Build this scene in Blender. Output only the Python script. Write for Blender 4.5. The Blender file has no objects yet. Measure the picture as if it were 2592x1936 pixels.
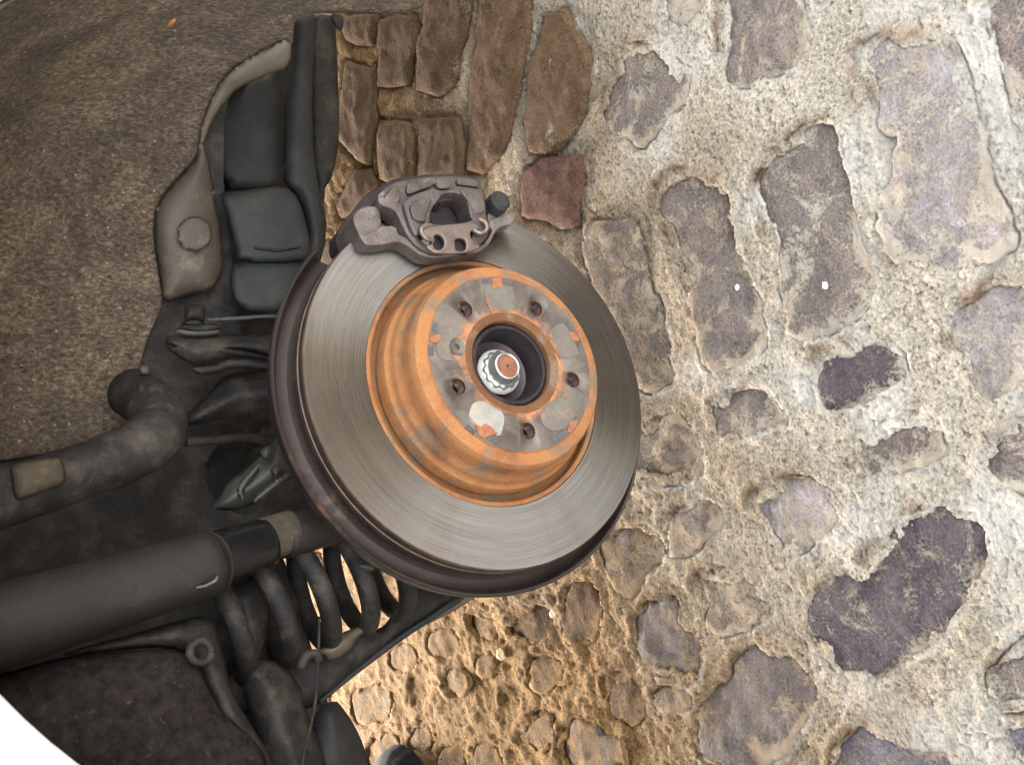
import bpy, bmesh, math, random
import numpy as np
from mathutils import Vector, Matrix
from mathutils.geometry import delaunay_2d_cdt
random.seed(4); RNG = np.random.default_rng(7)
S = bpy.context.scene

# ------------------------------------------------------------------ camera
FX, PW, PH = 2350.0, 2592, 1936
th, ph = .6211, -.566
n_c = np.array([math.sin(th)*math.cos(ph), math.sin(th)*math.sin(ph), -math.cos(th)])   # wheel axis, outward
C_c = np.array([.001, -.0172, .7817])                                                   # hub face centre
u_c = np.array([-0.80097334, 0.0896377, -0.59195168])                                   # world up
Y_c = n_c-(n_c@u_c)*u_c; Y_c /= np.linalg.norm(Y_c); X_c = np.cross(Y_c, u_c)
M3 = np.array([X_c, Y_c, u_c]); HUB = .38
def wpt(pc): return M3@(np.asarray(pc)-C_c)+np.array([0, 0, HUB])
CAM = wpt(np.zeros(3)); NW = M3@n_c
cd = bpy.data.cameras.new('camera'); cam = bpy.data.objects.new('camera', cd); S.collection.objects.link(cam)
R = np.array([M3@np.array([1., 0, 0]), M3@np.array([0, -1., 0]), M3@np.array([0, 0, -1.])]).T
mw = Matrix.Identity(4)
for i in range(3):
    for j in range(3): mw[i][j] = R[i][j]
    mw[i][3] = CAM[i]
cam.matrix_world = mw
cd.sensor_width = 36; cd.lens = 36*FX/PW; cd.clip_start = .01; cd.clip_end = 500
S.camera = cam

# ------------------------------------------------------------------ light
SUN_EL, SUN_AZ = math.radians(13.0), math.atan2(.10, -1.0)     # azimuth measured from +Y towards +X
w = bpy.data.worlds.new('World'); S.world = w; w.use_nodes = True
nt = w.node_tree; sky = nt.nodes.new('ShaderNodeTexSky'); sky.sky_type = 'NISHITA'; sky.sun_disc = False
sky.sun_elevation = SUN_EL; sky.sun_rotation = SUN_AZ; sky.air_density = .8; sky.dust_density = 3.0; sky.ozone_density = .4
bgn = nt.nodes['Background']; hs = nt.nodes.new('ShaderNodeHueSaturation'); hs.inputs['Saturation'].default_value = .18; nt.links.new(sky.outputs[0], hs.inputs['Color']); nt.links.new(hs.outputs[0], bgn.inputs[0]); bgn.inputs[1].default_value = .15
sd = bpy.data.lights.new('sun', 'SUN'); sd.energy = .35; sd.angle = math.radians(3); sd.color = (1, .80, .52)
so = bpy.data.objects.new('sun', sd); S.collection.objects.link(so)
sdir = Vector((math.sin(SUN_AZ)*math.cos(SUN_EL), math.cos(SUN_AZ)*math.cos(SUN_EL), math.sin(SUN_EL)))
so.rotation_euler = sdir.to_track_quat('Z', 'Y').to_euler(); so.location = (-1, -6, 3)
S.view_settings.view_transform = 'Standard'; S.view_settings.look = 'None'
S.view_settings.exposure = 3.92; S.view_settings.gamma = 1; S.view_settings.use_curve_mapping = False

# ------------------------------------------------------------------ geometry of the picture
def rayw(x, y): return M3@np.array([(x-PW/2)/FX, (y-PH/2)/FX, 1.])
def at(x, y, t):                       # point on the plane parallel to the disc, t metres inboard of the hub face
    r = rayw(x, y); o = np.array([0, 0, HUB])-NW*t
    return CAM+r*(((o-CAM)@NW)/(r@NW))
def gnd(x, y, z=0.):
    r = rayw(x, y); return CAM+r*((z-CAM[2])/r[2])
A_c = np.cross(n_c, [0, 1, 0.]); A_c /= np.linalg.norm(A_c); B_c = np.cross(n_c, A_c)
AW, BW = M3@A_c, M3@B_c
if np.linalg.det(np.array([AW, BW, NW])) < 0: BW = -BW; BSIGN = -1
else: BSIGN = 1
DM = Matrix([[AW[i], BW[i], NW[i], [0, 0, HUB][i]] for i in range(3)]+[[0, 0, 0, 1]])    # disc frame: x, y in the plane, z outward
def dl(x, y, t):                       # picture point -> disc frame coordinates
    p = at(x, y, t)-np.array([0, 0, HUB]); return np.array([p@AW, p@BW, -t])
def zz(x0, y0, s, pts): return [(x0+s*a, y0+s*b) for a, b in pts]

# ------------------------------------------------------------------ noise
def vnoise(x, y, seed=0):
    xi = np.floor(x).astype(np.int64); yi = np.floor(y).astype(np.int64); xf = x-xi; yf = y-yi
    xf = xf*xf*(3-2*xf); yf = yf*yf*(3-2*yf)
    def h(a, b):
        v = (a*374761393+b*668265263+seed*974634777) & 0xffffffff
        v = ((v ^ (v >> 13))*1274126177) & 0xffffffff; v = v ^ (v >> 16)
        return (v & 0xffff)/65535.0*2-1
    return (h(xi, yi)*(1-xf)+h(xi+1, yi)*xf)*(1-yf)+(h(xi, yi+1)*(1-xf)+h(xi+1, yi+1)*xf)*yf
def fbm(x, y, o=4, seed=0):
    s = 0; a = 1; t = 0
    for k in range(o):
        s = s+a*vnoise(x*2**k+k*17.3, y*2**k-k*9.1, seed+k); t += a; a *= .5
    return s/t

# ------------------------------------------------------------------ materials
def nodes(name):
    m = bpy.data.materials.new(name); m.use_nodes = True; nt = m.node_tree
    return m, nt, nt.nodes['Principled BSDF']
def noise(nt, co, scale, detail=5, rough=.6, dist=0):
    n = nt.nodes.new('ShaderNodeTexNoise'); n.inputs['Scale'].default_value = scale; n.inputs['Detail'].default_value = detail
    n.inputs['Roughness'].default_value = rough; n.inputs['Distortion'].default_value = dist
    nt.links.new(co, n.inputs['Vector']); return n.outputs['Fac']
def ramp(nt, fac, stops):
    r = nt.nodes.new('ShaderNodeValToRGB'); cr = r.color_ramp
    while len(cr.elements) < len(stops): cr.elements.new(.5)
    for e, (p, c) in zip(cr.elements, stops):
        e.position = p; e.color = (*c, 1) if len(c) == 3 else c
    nt.links.new(fac, r.inputs[0]); return r.outputs[0]
def mix(nt, fac, a, b, mode='MIX'):
    m = nt.nodes.new('ShaderNodeMix'); m.data_type = 'RGBA'; m.blend_type = mode
    for s, v in ((m.inputs[0], fac), (m.inputs[6], a), (m.inputs[7], b)):
        if isinstance(v, bpy.types.NodeSocket): nt.links.new(v, s)
        else: s.default_value = v if isinstance(v, float) else (*v, 1)
    return m.outputs[2]
def mth(nt, op, a, b=0., c=None, clamp=False):
    m = nt.nodes.new('ShaderNodeMath'); m.operation = op; m.use_clamp = clamp
    for s, v in zip(m.inputs, (a, b, c)):
        if v is None: continue
        if isinstance(v, bpy.types.NodeSocket): nt.links.new(v, s)
        else: s.default_value = v
    return m.outputs[0]
def g3(v): return (v, v, v)
def bump(nt, b, hs, dist, strength=1.):
    n = nt.nodes.new('ShaderNodeBump'); n.inputs['Distance'].default_value = dist; n.inputs['Strength'].default_value = strength
    nt.links.new(hs, n.inputs['Height']); nt.links.new(n.outputs[0], b.inputs['Normal']); return n
def objco(nt): return nt.nodes.new('ShaderNodeTexCoord').outputs['Object']
def simple(name, c1, c2, scale=40, rough=.6, metal=0., bscale=300, bdist=.0004, c3=None, dscale=None, dlo=.52, dhi=.68, spec=.5, rvar=.15):
    m, nt, b = nodes(name); co = objco(nt)
    col = ramp(nt, noise(nt, co, scale, 6), [(.35, c1), (.65, c2)])
    if c3 is not None:
        col = mix(nt, ramp(nt, noise(nt, co, dscale or scale*.4, 8, .7), [(dlo, g3(0)), (dhi, g3(1))]), col, c3)
    nt.links.new(col, b.inputs['Base Color'])
    b.inputs['Metallic'].default_value = metal; b.inputs['Specular IOR Level'].default_value = spec
    nt.links.new(mth(nt, 'MULTIPLY_ADD', noise(nt, co, scale*1.7, 4), rvar*2, rough-rvar, True), b.inputs['Roughness'])
    bump(nt, b, noise(nt, co, bscale, 6, .65), bdist); return m

# --- ground
def m_mortar():
    m, nt, b = nodes('lime_mortar'); co = objco(nt)
    col = ramp(nt, noise(nt, co, 7, 8, .6), [(.30, (.42, .34, .24)), (.45, (.55, .475, .37)), (.58, (.63, .56, .455)), (.70, (.68, .63, .55))])
    grain = noise(nt, co, 260, 6, .7)
    col = mix(nt, .9, col, ramp(nt, grain, [(.34, (.30, .26, .22)), (.43, g3(.80)), (.52, g3(1.02)), (.64, g3(1.35))]), 'MULTIPLY')
    g2 = noise(nt, co, 620, 6, .8)
    col = mix(nt, .8, col, ramp(nt, g2, [(.36, (.45, .40, .36)), (.46, g3(.95)), (.62, g3(1.25))]), 'MULTIPLY')
    pits = ramp(nt, noise(nt, co, 150, 3, .6, .4), [(.31, g3(0)), (.40, g3(1))])
    col = mix(nt, .75, col, ramp(nt, pits, [(0, (.40, .33, .27)), (1, g3(1))]), 'MULTIPLY')
    chips = nt.nodes.new('ShaderNodeTexVoronoi'); chips.inputs['Scale'].default_value = 190; nt.links.new(co, chips.inputs['Vector'])
    sep = nt.nodes.new('ShaderNodeSeparateColor'); nt.links.new(chips.outputs['Color'], sep.inputs[0])
    msk = mth(nt, 'MULTIPLY', ramp(nt, sep.outputs[0], [(.80, g3(0)), (.84, g3(1))]), ramp(nt, chips.outputs['Distance'], [(.25, g3(1)), (.42, g3(0))]))
    col = mix(nt, mth(nt, 'MULTIPLY', msk, .8), col, ramp(nt, sep.outputs[1], [(0, (.16, .12, .10)), (.35, (.30, .17, .10)), (.6, (.40, .36, .34)), (1, (.75, .72, .66))]))
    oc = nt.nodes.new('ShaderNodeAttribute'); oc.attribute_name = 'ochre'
    col = mix(nt, oc.outputs['Fac'], col, mix(nt, 1., col, (.60, .405, .21), 'MULTIPLY'))  # ochre soil darkening towards the car, with its shade put into the colour
    at_ = nt.nodes.new('ShaderNodeAttribute'); at_.attribute_name = 'dirt_shade'
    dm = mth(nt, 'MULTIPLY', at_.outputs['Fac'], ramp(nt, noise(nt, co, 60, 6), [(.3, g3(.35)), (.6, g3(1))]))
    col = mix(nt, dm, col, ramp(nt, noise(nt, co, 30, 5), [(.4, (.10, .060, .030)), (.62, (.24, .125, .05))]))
    wh = nt.nodes.new('ShaderNodeAttribute'); wh.attribute_name = 'lime_lit'
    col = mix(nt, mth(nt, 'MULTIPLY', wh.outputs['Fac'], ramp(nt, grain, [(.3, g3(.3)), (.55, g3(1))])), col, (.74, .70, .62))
    nt.links.new(col, b.inputs['Base Color']); b.inputs['Roughness'].default_value = .95; b.inputs['Specular IOR Level'].default_value = .10
    h = mth(nt, 'ADD', mth(nt, 'MULTIPLY', noise(nt, co, 170, 8, .75), 1.2), mth(nt, 'MULTIPLY', chips.outputs['Distance'], -.35))
    bump(nt, b, mth(nt, 'ADD', mth(nt, 'ADD', h, mth(nt, 'MULTIPLY', g2, .45)), mth(nt, 'MULTIPLY', pits, .16)), .0085); return m
def m_stone():
    m, nt, b = nodes('worn_cobble'); co = objco(nt)
    tn = nt.nodes.new('ShaderNodeAttribute'); tn.attribute_name = 'tone'
    ed = nt.nodes.new('ShaderNodeAttribute'); ed.attribute_name = 'edge'
    col = mix(nt, .9, tn.outputs['Color'], ramp(nt, noise(nt, co, 28, 8, .65, .4), [(.3, (.66, .62, .68)), (.5, g3(1)), (.7, (1.3, 1.22, 1.15))]), 'MULTIPLY')
    fine = noise(nt, co, 330, 8, .75)
    col = mix(nt, .8, col, ramp(nt, fine, [(.36, g3(.40)), (.47, g3(.95)), (.62, g3(1.6))]), 'MULTIPLY')
    # mortar dust rubbed into the face, thicker towards the rim
    d = mth(nt, 'ADD', mth(nt, 'MULTIPLY', noise(nt, co, 22, 12, .8, .5), 1.0), mth(nt, 'MULTIPLY', ed.outputs['Fac'], .22))
    d = mth(nt, 'ADD', d, mth(nt, 'MULTIPLY', fine, .38))
    du = nt.nodes.new('ShaderNodeAttribute'); du.attribute_name = 'dust'
    d = mth(nt, 'ADD', d, du.outputs['Fac'])
    dcol = ramp(nt, noise(nt, co, 9, 4), [(.35, (.46, .38, .28)), (.65, (.62, .55, .45))])
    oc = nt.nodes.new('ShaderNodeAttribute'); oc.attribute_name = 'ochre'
    dcol = mix(nt, oc.outputs['Fac'], dcol, mix(nt, 1., dcol, (.60, .405, .21), 'MULTIPLY'))  # dust carries the same painted shade under the car
    dm = ramp(nt, d, [(.68, g3(0)), (.76, g3(1))])
    col = mix(nt, mth(nt, 'MULTIPLY', dm, .8), col, dcol)
    nt.links.new(col, b.inputs['Base Color']); b.inputs['Roughness'].default_value = .92; b.inputs['Specular IOR Level'].default_value = .06
    h = mth(nt, 'ADD', noise(nt, co, 210, 9, .75), mth(nt, 'MULTIPLY', dm, .25))
    bump(nt, b, h, .0080); return m
MORTAR, STONE = m_mortar(), m_stone()

# --- metals and car
def m_friction():
    m, nt, b = nodes('machined_disc_face'); tc = nt.nodes.new('ShaderNodeTexCoord'); co = tc.outputs['Object']
    sx = nt.nodes.new('ShaderNodeSeparateXYZ'); nt.links.new(co, sx.inputs[0])
    r = mth(nt, 'SQRT', mth(nt, 'ADD', mth(nt, 'MULTIPLY', sx.outputs[0], sx.outputs[0]), mth(nt, 'MULTIPLY', sx.outputs[1], sx.outputs[1])))
    cv = nt.nodes.new('ShaderNodeCombineXYZ'); nt.links.new(r, cv.inputs[0])
    ang = mth(nt, 'ARCTAN2', sx.outputs[1], sx.outputs[0]); nt.links.new(mth(nt, 'MULTIPLY', ang, .0012), cv.inputs[1])
    rings = noise(nt, cv.outputs[0], 1500, 5, .8)
    wide = noise(nt, cv.outputs[0], 120, 3, .6)
    cv2 = nt.nodes.new('ShaderNodeCombineXYZ'); nt.links.new(mth(nt, 'SINE', ang), cv2.inputs[0]); nt.links.new(mth(nt, 'COSINE', ang), cv2.inputs[1])
    sect = noise(nt, cv2.outputs[0], 2.6, 4, .6)
    col = ramp(nt, rings, [(.3, (.125, .110, .098)), (.5, (.185, .167, .152)), (.7, (.27, .252, .235))])
    col = mix(nt, .55, col, ramp(nt, sect, [(.3, (.80, .70, .66)), (.5, (1, .98, .95)), (.7, (.92, 1.0, .98))]), 'MULTIPLY')
    col = mix(nt, .5, col, ramp(nt, wide, [(.35, g3(.8)), (.65, g3(1.1))]), 'MULTIPLY')
    nt.links.new(col, b.inputs['Base Color']); b.inputs['Metallic'].default_value = 1.
    nt.links.new(mth(nt, 'MULTIPLY_ADD', rings, .10, .37), b.inputs['Roughness'])
    b.inputs['Anisotropic'].default_value = .97; b.inputs['Anisotropic Rotation'].default_value = 0.
    tg = nt.nodes.new('ShaderNodeTangent'); tg.direction_type = 'RADIAL'; tg.axis = 'Z'; nt.links.new(tg.outputs[0], b.inputs['Tangent'])
    return m
def m_rust(name='orange_rust', light=1.):
    m, nt, b = nodes(name); co = objco(nt)
    col = ramp(nt, noise(nt, co, 26, 8, .62, .5), [(.28, (.20*light, .085*light, .040*light)), (.42, (.42*light, .17*light, .062*light)), (.56, (.50*light, .215*light, .075*light)), (.70, (.42*light, .23*light, .085*light))])
    col = mix(nt, ramp(nt, noise(nt, co, 75, 5, .6), [(.60, g3(0)), (.70, g3(.75))]), col, (.60*light, .16*light, .035*light))
    col = mix(nt, ramp(nt, noise(nt, co, 34, 7, .6), [(.52, g3(0)), (.62, g3(.85))]), col, (.13, .095, .062))
    col = mix(nt, .45, col, ramp(nt, noise(nt, co, 480, 4), [(.35, g3(.7)), (.65, g3(1.25))]), 'MULTIPLY')
    nt.links.new(col, b.inputs['Base Color']); b.inputs['Roughness'].default_value = .78; b.inputs['Specular IOR Level'].default_value = .3
    bump(nt, b, noise(nt, co, 420, 7, .7), .0005); return m
def m_face():
    m, nt, b = nodes('stained_hub_face'); co = objco(nt)
    sx = nt.nodes.new('ShaderNodeSeparateXYZ'); nt.links.new(co, sx.inputs[0])
    r = mth(nt, 'SQRT', mth(nt, 'ADD', mth(nt, 'MULTIPLY', sx.outputs[0], sx.outputs[0]), mth(nt, 'MULTIPLY', sx.outputs[1], sx.outputs[1])))
    col = ramp(nt, noise(nt, co, 30, 7, .6, .6), [(.33, (.060, .042, .036)), (.48, (.105, .084, .070)), (.66, (.165, .142, .118))])
    near = mth(nt, 'MULTIPLY', mth(nt, 'SUBTRACT', .056, r), 55.)           # rust creeping out from the bore
    msk = mth(nt, 'ADD', mth(nt, 'MULTIPLY', noise(nt, co, 42, 7, .65, .8), 1.0), mth(nt, 'MULTIPLY', near, .38))
    col = mix(nt, ramp(nt, msk, [(.54, g3(0)), (.74, g3(.9))]), col, ramp(nt, noise(nt, co, 120, 5), [(.4, (.24, .11, .06)), (.65, (.50, .19, .07))]))
    col = mix(nt, .35, col, ramp(nt, noise(nt, co, 600, 4), [(.35, g3(.7)), (.65, g3(1.2))]), 'MULTIPLY')
    nt.links.new(col, b.inputs['Base Color']); b.inputs['Metallic'].default_value = .35; b.inputs['Roughness'].default_value = .55
    bump(nt, b, noise(nt, co, 300, 7, .7), .00025); return m
FRICTION, RUST, FACE = m_friction(), m_rust(light=.54), m_face()
RUST_D = m_rust('dark_rust', .42)
RUST_M = m_rust('brown_rust', .24)
RIM = simple('browned_disc_rim', (.055, .036, .028), (.11, .072, .052), 60, .5, .5, 300, .0002)
RUST_B = simple('fresh_rust', (.15, .058, .026), (.28, .105, .042), 160, .85, 0, 500, .0004, (.26, .10, .05), 90)
PAD = simple('scuffed_pad', (.105, .090, .072), (.15, .132, .108), 60, .55, .3, 400, .0002, (.34, .16, .08), 55, .57, .70)
PAD_L = simple('pale_pad', (.20, .185, .155), (.29, .27, .235), 60, .5, .2, 400, .0002, (.38, .22, .12), 60, .58, .70)
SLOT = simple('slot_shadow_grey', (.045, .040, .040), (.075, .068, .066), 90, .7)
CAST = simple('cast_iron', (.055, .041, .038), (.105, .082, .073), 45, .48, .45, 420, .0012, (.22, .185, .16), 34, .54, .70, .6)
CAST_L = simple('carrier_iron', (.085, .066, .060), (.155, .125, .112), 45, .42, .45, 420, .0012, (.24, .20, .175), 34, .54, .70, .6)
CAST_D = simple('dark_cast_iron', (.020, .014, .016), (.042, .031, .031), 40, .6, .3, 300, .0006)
CLIP = simple('spring_clip_steel', (.12, .09, .078), (.20, .155, .135), 70, .42, .6, 300, .0002, (.26, .14, .10), 50)
SHIELD = simple('brown_backing_plate', (.022, .0145, .012), (.040, .027, .022), 14, .58, .3, 200, .0003, (.16, .085, .055), 18, .55, .72, .5)
RUBBER = simple('dark_rubber', (.008, .0065, .0065), (.017, .014, .014), 50, .72, 0, 250, .0003, None, spec=.5)
NUT = simple('zinc_nut', (.40, .41, .38), (.60, .60, .56), 80, .33, .85, 300, .0002)
NUT_W = simple('pale_washer_face', (.50, .51, .45), (.62, .62, .56), 80, .6, .2, 300, .0002)
RUST_N = simple('rusty_stub_end', (.12, .045, .022), (.20, .080, .038), 130, .8, .1, 350, .0004)
HUBIN = simple('hub_bore_metal', (.018, .014, .018), (.038, .028, .032), 25, .45, .5, 300, .0002, (.12, .055, .04), 20, .55, .75)
BOLT = simple('threaded_hole_steel', (.022, .016, .015), (.05, .036, .032), 130, .35, .8, 300, .0001, (.20, .08, .04), 90)
def m_felt():
    m, nt, b = nodes('dusty_felt'); co = objco(nt)
    mp = nt.nodes.new('ShaderNodeMapping'); nt.links.new(co, mp.inputs[0]); mp.inputs['Scale'].default_value = (1, 1, .55)
    f1 = noise(nt, mp.outputs[0], 330, 9, .8, .6)
    col = ramp(nt, f1, [(.38, (.030, .021, .015)), (.47, (.085, .062, .043)), (.54, (.155, .115, .078)), (.64, (.34, .26, .17))])
    col = mix(nt, .7, col, ramp(nt, noise(nt, co, 13, 7, .6, .8), [(.36, (.50, .43, .39)), (.48, (.92, .85, .78)), (.60, (1.6, 1.48, 1.32))]), 'MULTIPLY')
    v = nt.nodes.new('ShaderNodeTexVoronoi'); v.inputs['Scale'].default_value = 240; nt.links.new(co, v.inputs['Vector'])
    sc = nt.nodes.new('ShaderNodeSeparateColor'); nt.links.new(v.outputs['Color'], sc.inputs[0])
    mk = mth(nt, 'MULTIPLY', ramp(nt, sc.outputs[0], [(.965, g3(0)), (.98, g3(.7))]), ramp(nt, v.outputs['Distance'], [(.22, g3(1)), (.36, g3(0))]))
    col = mix(nt, mk, col, (.50, .42, .30)); nt.links.new(col, b.inputs['Base Color'])
    b.inputs['Roughness'].default_value = .95; b.inputs['Specular IOR Level'].default_value = .1
    b.inputs['Sheen Weight'].default_value = .15
    bump(nt, b, f1, .004); return m
FELT = m_felt()
PLASTIC = simple('dusty_brown_plastic', (.060, .047, .037), (.095, .075, .058), 16, .65, 0, 260, .0005, (.25, .20, .15), 14, .56, .74)
BLUE = simple('blue_grey_underbody_paint', (.013, .0155, .0175), (.023, .026, .028), 22, .7, 0, 180, .0016, (.046, .042, .035), 18, .48, .70)
BLACKM = simple('grimy_black_steel', (.0048, .0036, .0030), (.0115, .009, .0074), 60, .7, .0, 170, .0018, (.050, .039, .029), 38, .47, .66)
GREYM = simple('dusty_grey_aluminium', (.032, .032, .028), (.060, .058, .050), 30, .6, .2, 240, .0009, (.07, .06, .055), 40)
TUBE = simple('dusty_damper_tube', (.0075, .0058, .0045), (.0145, .0115, .009), 20, .65, .0, 400, .0008, (.042, .035, .027), 12, .55, .75)
ROD = simple('glossy_black_damper', (.008, .0075, .008), (.014, .013, .013), 20, .25, .3, 300, .0001)
DUSTY2 = simple('scraped_primer', (.05, .047, .042), (.10, .095, .085), 200, .6)
DUSTY = simple('ochre_dust', (.036, .027, .016), (.062, .047, .027), 60, .85, 0, 400, .0005, (.12, .085, .05), 40)
TAN = simple('tan_plate', (.10, .078, .055), (.15, .12, .088), 12, .6, .1, 300, .0004, (.14, .10, .075), 15)
PAINT = simple('white_car_paint', (.74, .75, .74), (.80, .81, .80), 3, .22, 0, 60, .00002)
LEAF = simple('orange_leaf', (.50, .18, .05), (.62, .26, .08), 90, .7)
CLOTH = simple('black_fuzzy_cloth', (.008, .008, .009), (.018, .018, .018), 200, .95, 0, 500, .002, spec=.1)
CHIP = simple('white_quartz', (.42, .40, .36), (.52, .50, .45), 60, .5)

# ------------------------------------------------------------------ object helpers
COL = S.collection
def mesh(name, v, f, m, smooth=True):
    me = bpy.data.meshes.new(name); me.from_pydata([tuple(map(float, p)) for p in v], [], [tuple(map(int, q)) for q in f]); me.materials.append(m)
    if smooth: me.polygons.foreach_set('use_smooth', [True]*len(me.polygons))
    me.update(); return me
def put(name, me, parent=None, M=None):
    o = bpy.data.objects.new(name, me); COL.objects.link(o)
    if parent is not None:
        o.parent = parent; o.matrix_parent_inverse = parent['_w'] .inverted() if False else WORLD[parent.name].inverted()
    o.matrix_basis = M if M is not None else Matrix.Identity(4)
    WORLD[o.name] = M.copy() if M is not None else Matrix.Identity(4)
    return o
WORLD = {}
def tag(o, label=None, cat=None, group=None, kind=None):
    for k, v in (('label', label), ('category', cat), ('group', group), ('kind', kind)):
        if v: o[k] = v
    return o
def apply_mods(o):
    dg = bpy.context.evaluated_depsgraph_get(); dg.update()
    me = bpy.data.meshes.new_from_object(o.evaluated_get(dg)); o.modifiers.clear(); old = o.data; o.data = me; bpy.data.meshes.remove(old)
def tmp(me): o = bpy.data.objects.new('tmp', me); COL.objects.link(o); return o
def finish(me, mods, m=None, smooth=True):
    o = tmp(me)
    for typ, kw in mods:
        md = o.modifiers.new('m', typ)
        for k, v in kw.items(): setattr(md, k, v)
    apply_mods(o); r = o.data; bpy.data.objects.remove(o)
    if m: r.materials.clear(); r.materials.append(m)
    if smooth: r.polygons.foreach_set('use_smooth', [True]*len(r.polygons))
    return r
def lathe(name, prof, m, seg=160, a0=0., a1=2*math.pi, close=False):   # prof: (radius, z) in the disc frame
    full = abs(a1-a0-2*math.pi) < 1e-6; k = seg if full else seg+1; v = []; f = []
    for i in range(k):
        a = a0+(a1-a0)*i/seg
        for r, z in prof: v.append((r*math.cos(a), r*math.sin(a), z))
    n = len(prof)
    for i in range(seg):
        j = (i+1) % k
        for q in range(n-1+(1 if close else 0)):
            q2 = (q+1) % n; f.append((i*n+q, j*n+q, j*n+q2, i*n+q2))
    me = mesh(name, v, f, m); bm = bmesh.new(); bm.from_mesh(me); bmesh.ops.remove_doubles(bm, verts=bm.verts, dist=1e-6); bmesh.ops.recalc_face_normals(bm, faces=bm.faces); bm.to_mesh(me); bm.free(); me.set_sharp_from_angle(angle=.55)
    return me
def chaikin(P, k=1):
    P = np.asarray(P, float)
    for _ in range(k):
        Q = np.roll(P, -1, 0); P = np.stack([P*.75+Q*.25, P*.25+Q*.75], 1).reshape(-1, P.shape[1])
    return P
def resample(P, d):
    P = np.asarray(P, float); out = []
    for a, b in zip(P, np.roll(P, -1, 0)):
        k = max(1, int(round(np.linalg.norm(b-a)/d)))
        for i in range(k): out.append(a+(b-a)*i/k)
    return np.array(out)
def inside(pts, P):
    x, y = pts[:, 0], pts[:, 1]; r = np.zeros(len(pts), bool); Q = np.roll(P, -1, 0)
    for (x1, y1), (x2, y2) in zip(P, Q):
        if y1 == y2: continue
        c = ((y1 > y) != (y2 > y)) & (x < (x2-x1)*(y-y1)/(y2-y1)+x1); r ^= c
    return r
def pdist(pts, P):
    d = np.full(len(pts), 1e9); Q = np.roll(P, -1, 0)
    for a, b in zip(P, Q):
        ab = b-a; L = ab@ab
        if L < 1e-18: continue
        t = np.clip(((pts-a)@ab)/L, 0, 1); q = pts-a-t[:, None]*ab
        d = np.minimum(d, np.hypot(q[:, 0], q[:, 1]))
    return d
def tri2d(P, step, holes=()):            # polygon (resampled) + lattice inside -> verts, tris, boundary loops
    loops = [resample(P, step)]+[resample(h, step) for h in holes]
    lo, hi = loops[0].min(0), loops[0].max(0)
    gx, gy = np.meshgrid(np.arange(lo[0], hi[0], step), np.arange(lo[1], hi[1], step)); gx = gx.copy(); gx[1::2] += step/2
    g = np.c_[gx.ravel(), gy.ravel()]
    ok = inside(g, loops[0])
    g = g[ok]; ok = pdist(g, loops[0]) > step*.55
    for h in loops[1:]:
        ok &= ~inside(g, h); ok &= pdist(g, h) > step*.55
    g = g[ok]; V = [Vector(p) for l in loops for p in l]; E = []; s = 0; faces = []
    for l in loops: E += [(s+i, s+(i+1) % len(l)) for i in range(len(l))]; s += len(l)
    V += [Vector(p) for p in g]
    vo, eo, fo, _, _, _ = delaunay_2d_cdt(V, E, [], 0, 1e-9)
    vo = np.array([tuple(p) for p in vo]); out = []
    fc = np.array([vo[list(t)].mean(0) for t in fo]); k = inside(fc, loops[0])
    for h in loops[1:]: k &= ~inside(fc, h)
    fo = [tuple(t) for t, q in zip(fo, k) if q]
    return vo, fo, loops
def signed(P): Q = np.roll(P, -1, 0); return .5*np.sum(P[:, 0]*Q[:, 1]-Q[:, 0]*P[:, 1])
def prism2d(v2, f, z0, z1):              # closed prism between heights z0 (front) and z1, both callables or numbers
    n = len(v2); ez = {}
    for t in f:
        for a, b in ((t[0], t[1]), (t[1], t[2]), (t[2], t[0])): ez[(a, b)] = ez.get((a, b), 0)+1
    bd = [(a, b) for (a, b) in ez if (b, a) not in ez]
    Z0 = z0(v2) if callable(z0) else np.full(n, z0); Z1 = z1(v2) if callable(z1) else np.full(n, z1)
    V = np.r_[np.c_[v2, Z0], np.c_[v2, Z1]]
    F = list(f)+[(c+n, b+n, a+n) for a, b, c in f]+[(b, a, a+n, b+n) for a, b in bd]
    return V, F
def slab_raw(px, t0, t1, holes=(), step=.004, dome=0., k=1):   # picture outline at depth t0 -> solid in the disc frame from t0 inboard to t1
    P = np.array([dl(x, y, t0)[:2] for x, y in px]); P = chaikin(P, k)
    H = [chaikin(np.array([dl(x, y, t0)[:2] for x, y in h]), k) for h in holes]
    v, f, loops = tri2d(P, step, H)
    zf = (lambda q: -t0-dome*np.exp(-pdist(q, loops[0])/.006)) if dome else -t0
    V, F = prism2d(v, f, zf, -t1); return V, F
def join_raw(parts):
    V = []; F = []
    for v, f in parts:
        k = len(V); V += [tuple(p) for p in v]; F += [tuple(i+k for i in q) for q in f]
    return V, F
def orient(me):
    bm = bmesh.new(); bm.from_mesh(me); bmesh.ops.recalc_face_normals(bm, faces=bm.faces); bm.to_mesh(me); bm.free()
def cast_mesh(name, parts, m, voxel=.0011, smooth=3):          # weld solids into one casting with soft edges
    V, F = join_raw(parts); me = mesh(name, V, F, m); orient(me)
    return finish(me, [('REMESH', dict(mode='VOXEL', voxel_size=voxel)), ('SMOOTH', dict(iterations=smooth, factor=.5))], m)
def solid(name, parts, m, bev=.0008):
    V, F = join_raw(parts); me = mesh(name, V, F, m, False); orient(me)
    return finish(me, [('BEVEL', dict(width=bev, segments=2, limit_method='ANGLE', angle_limit=.8))], m, False)
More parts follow.
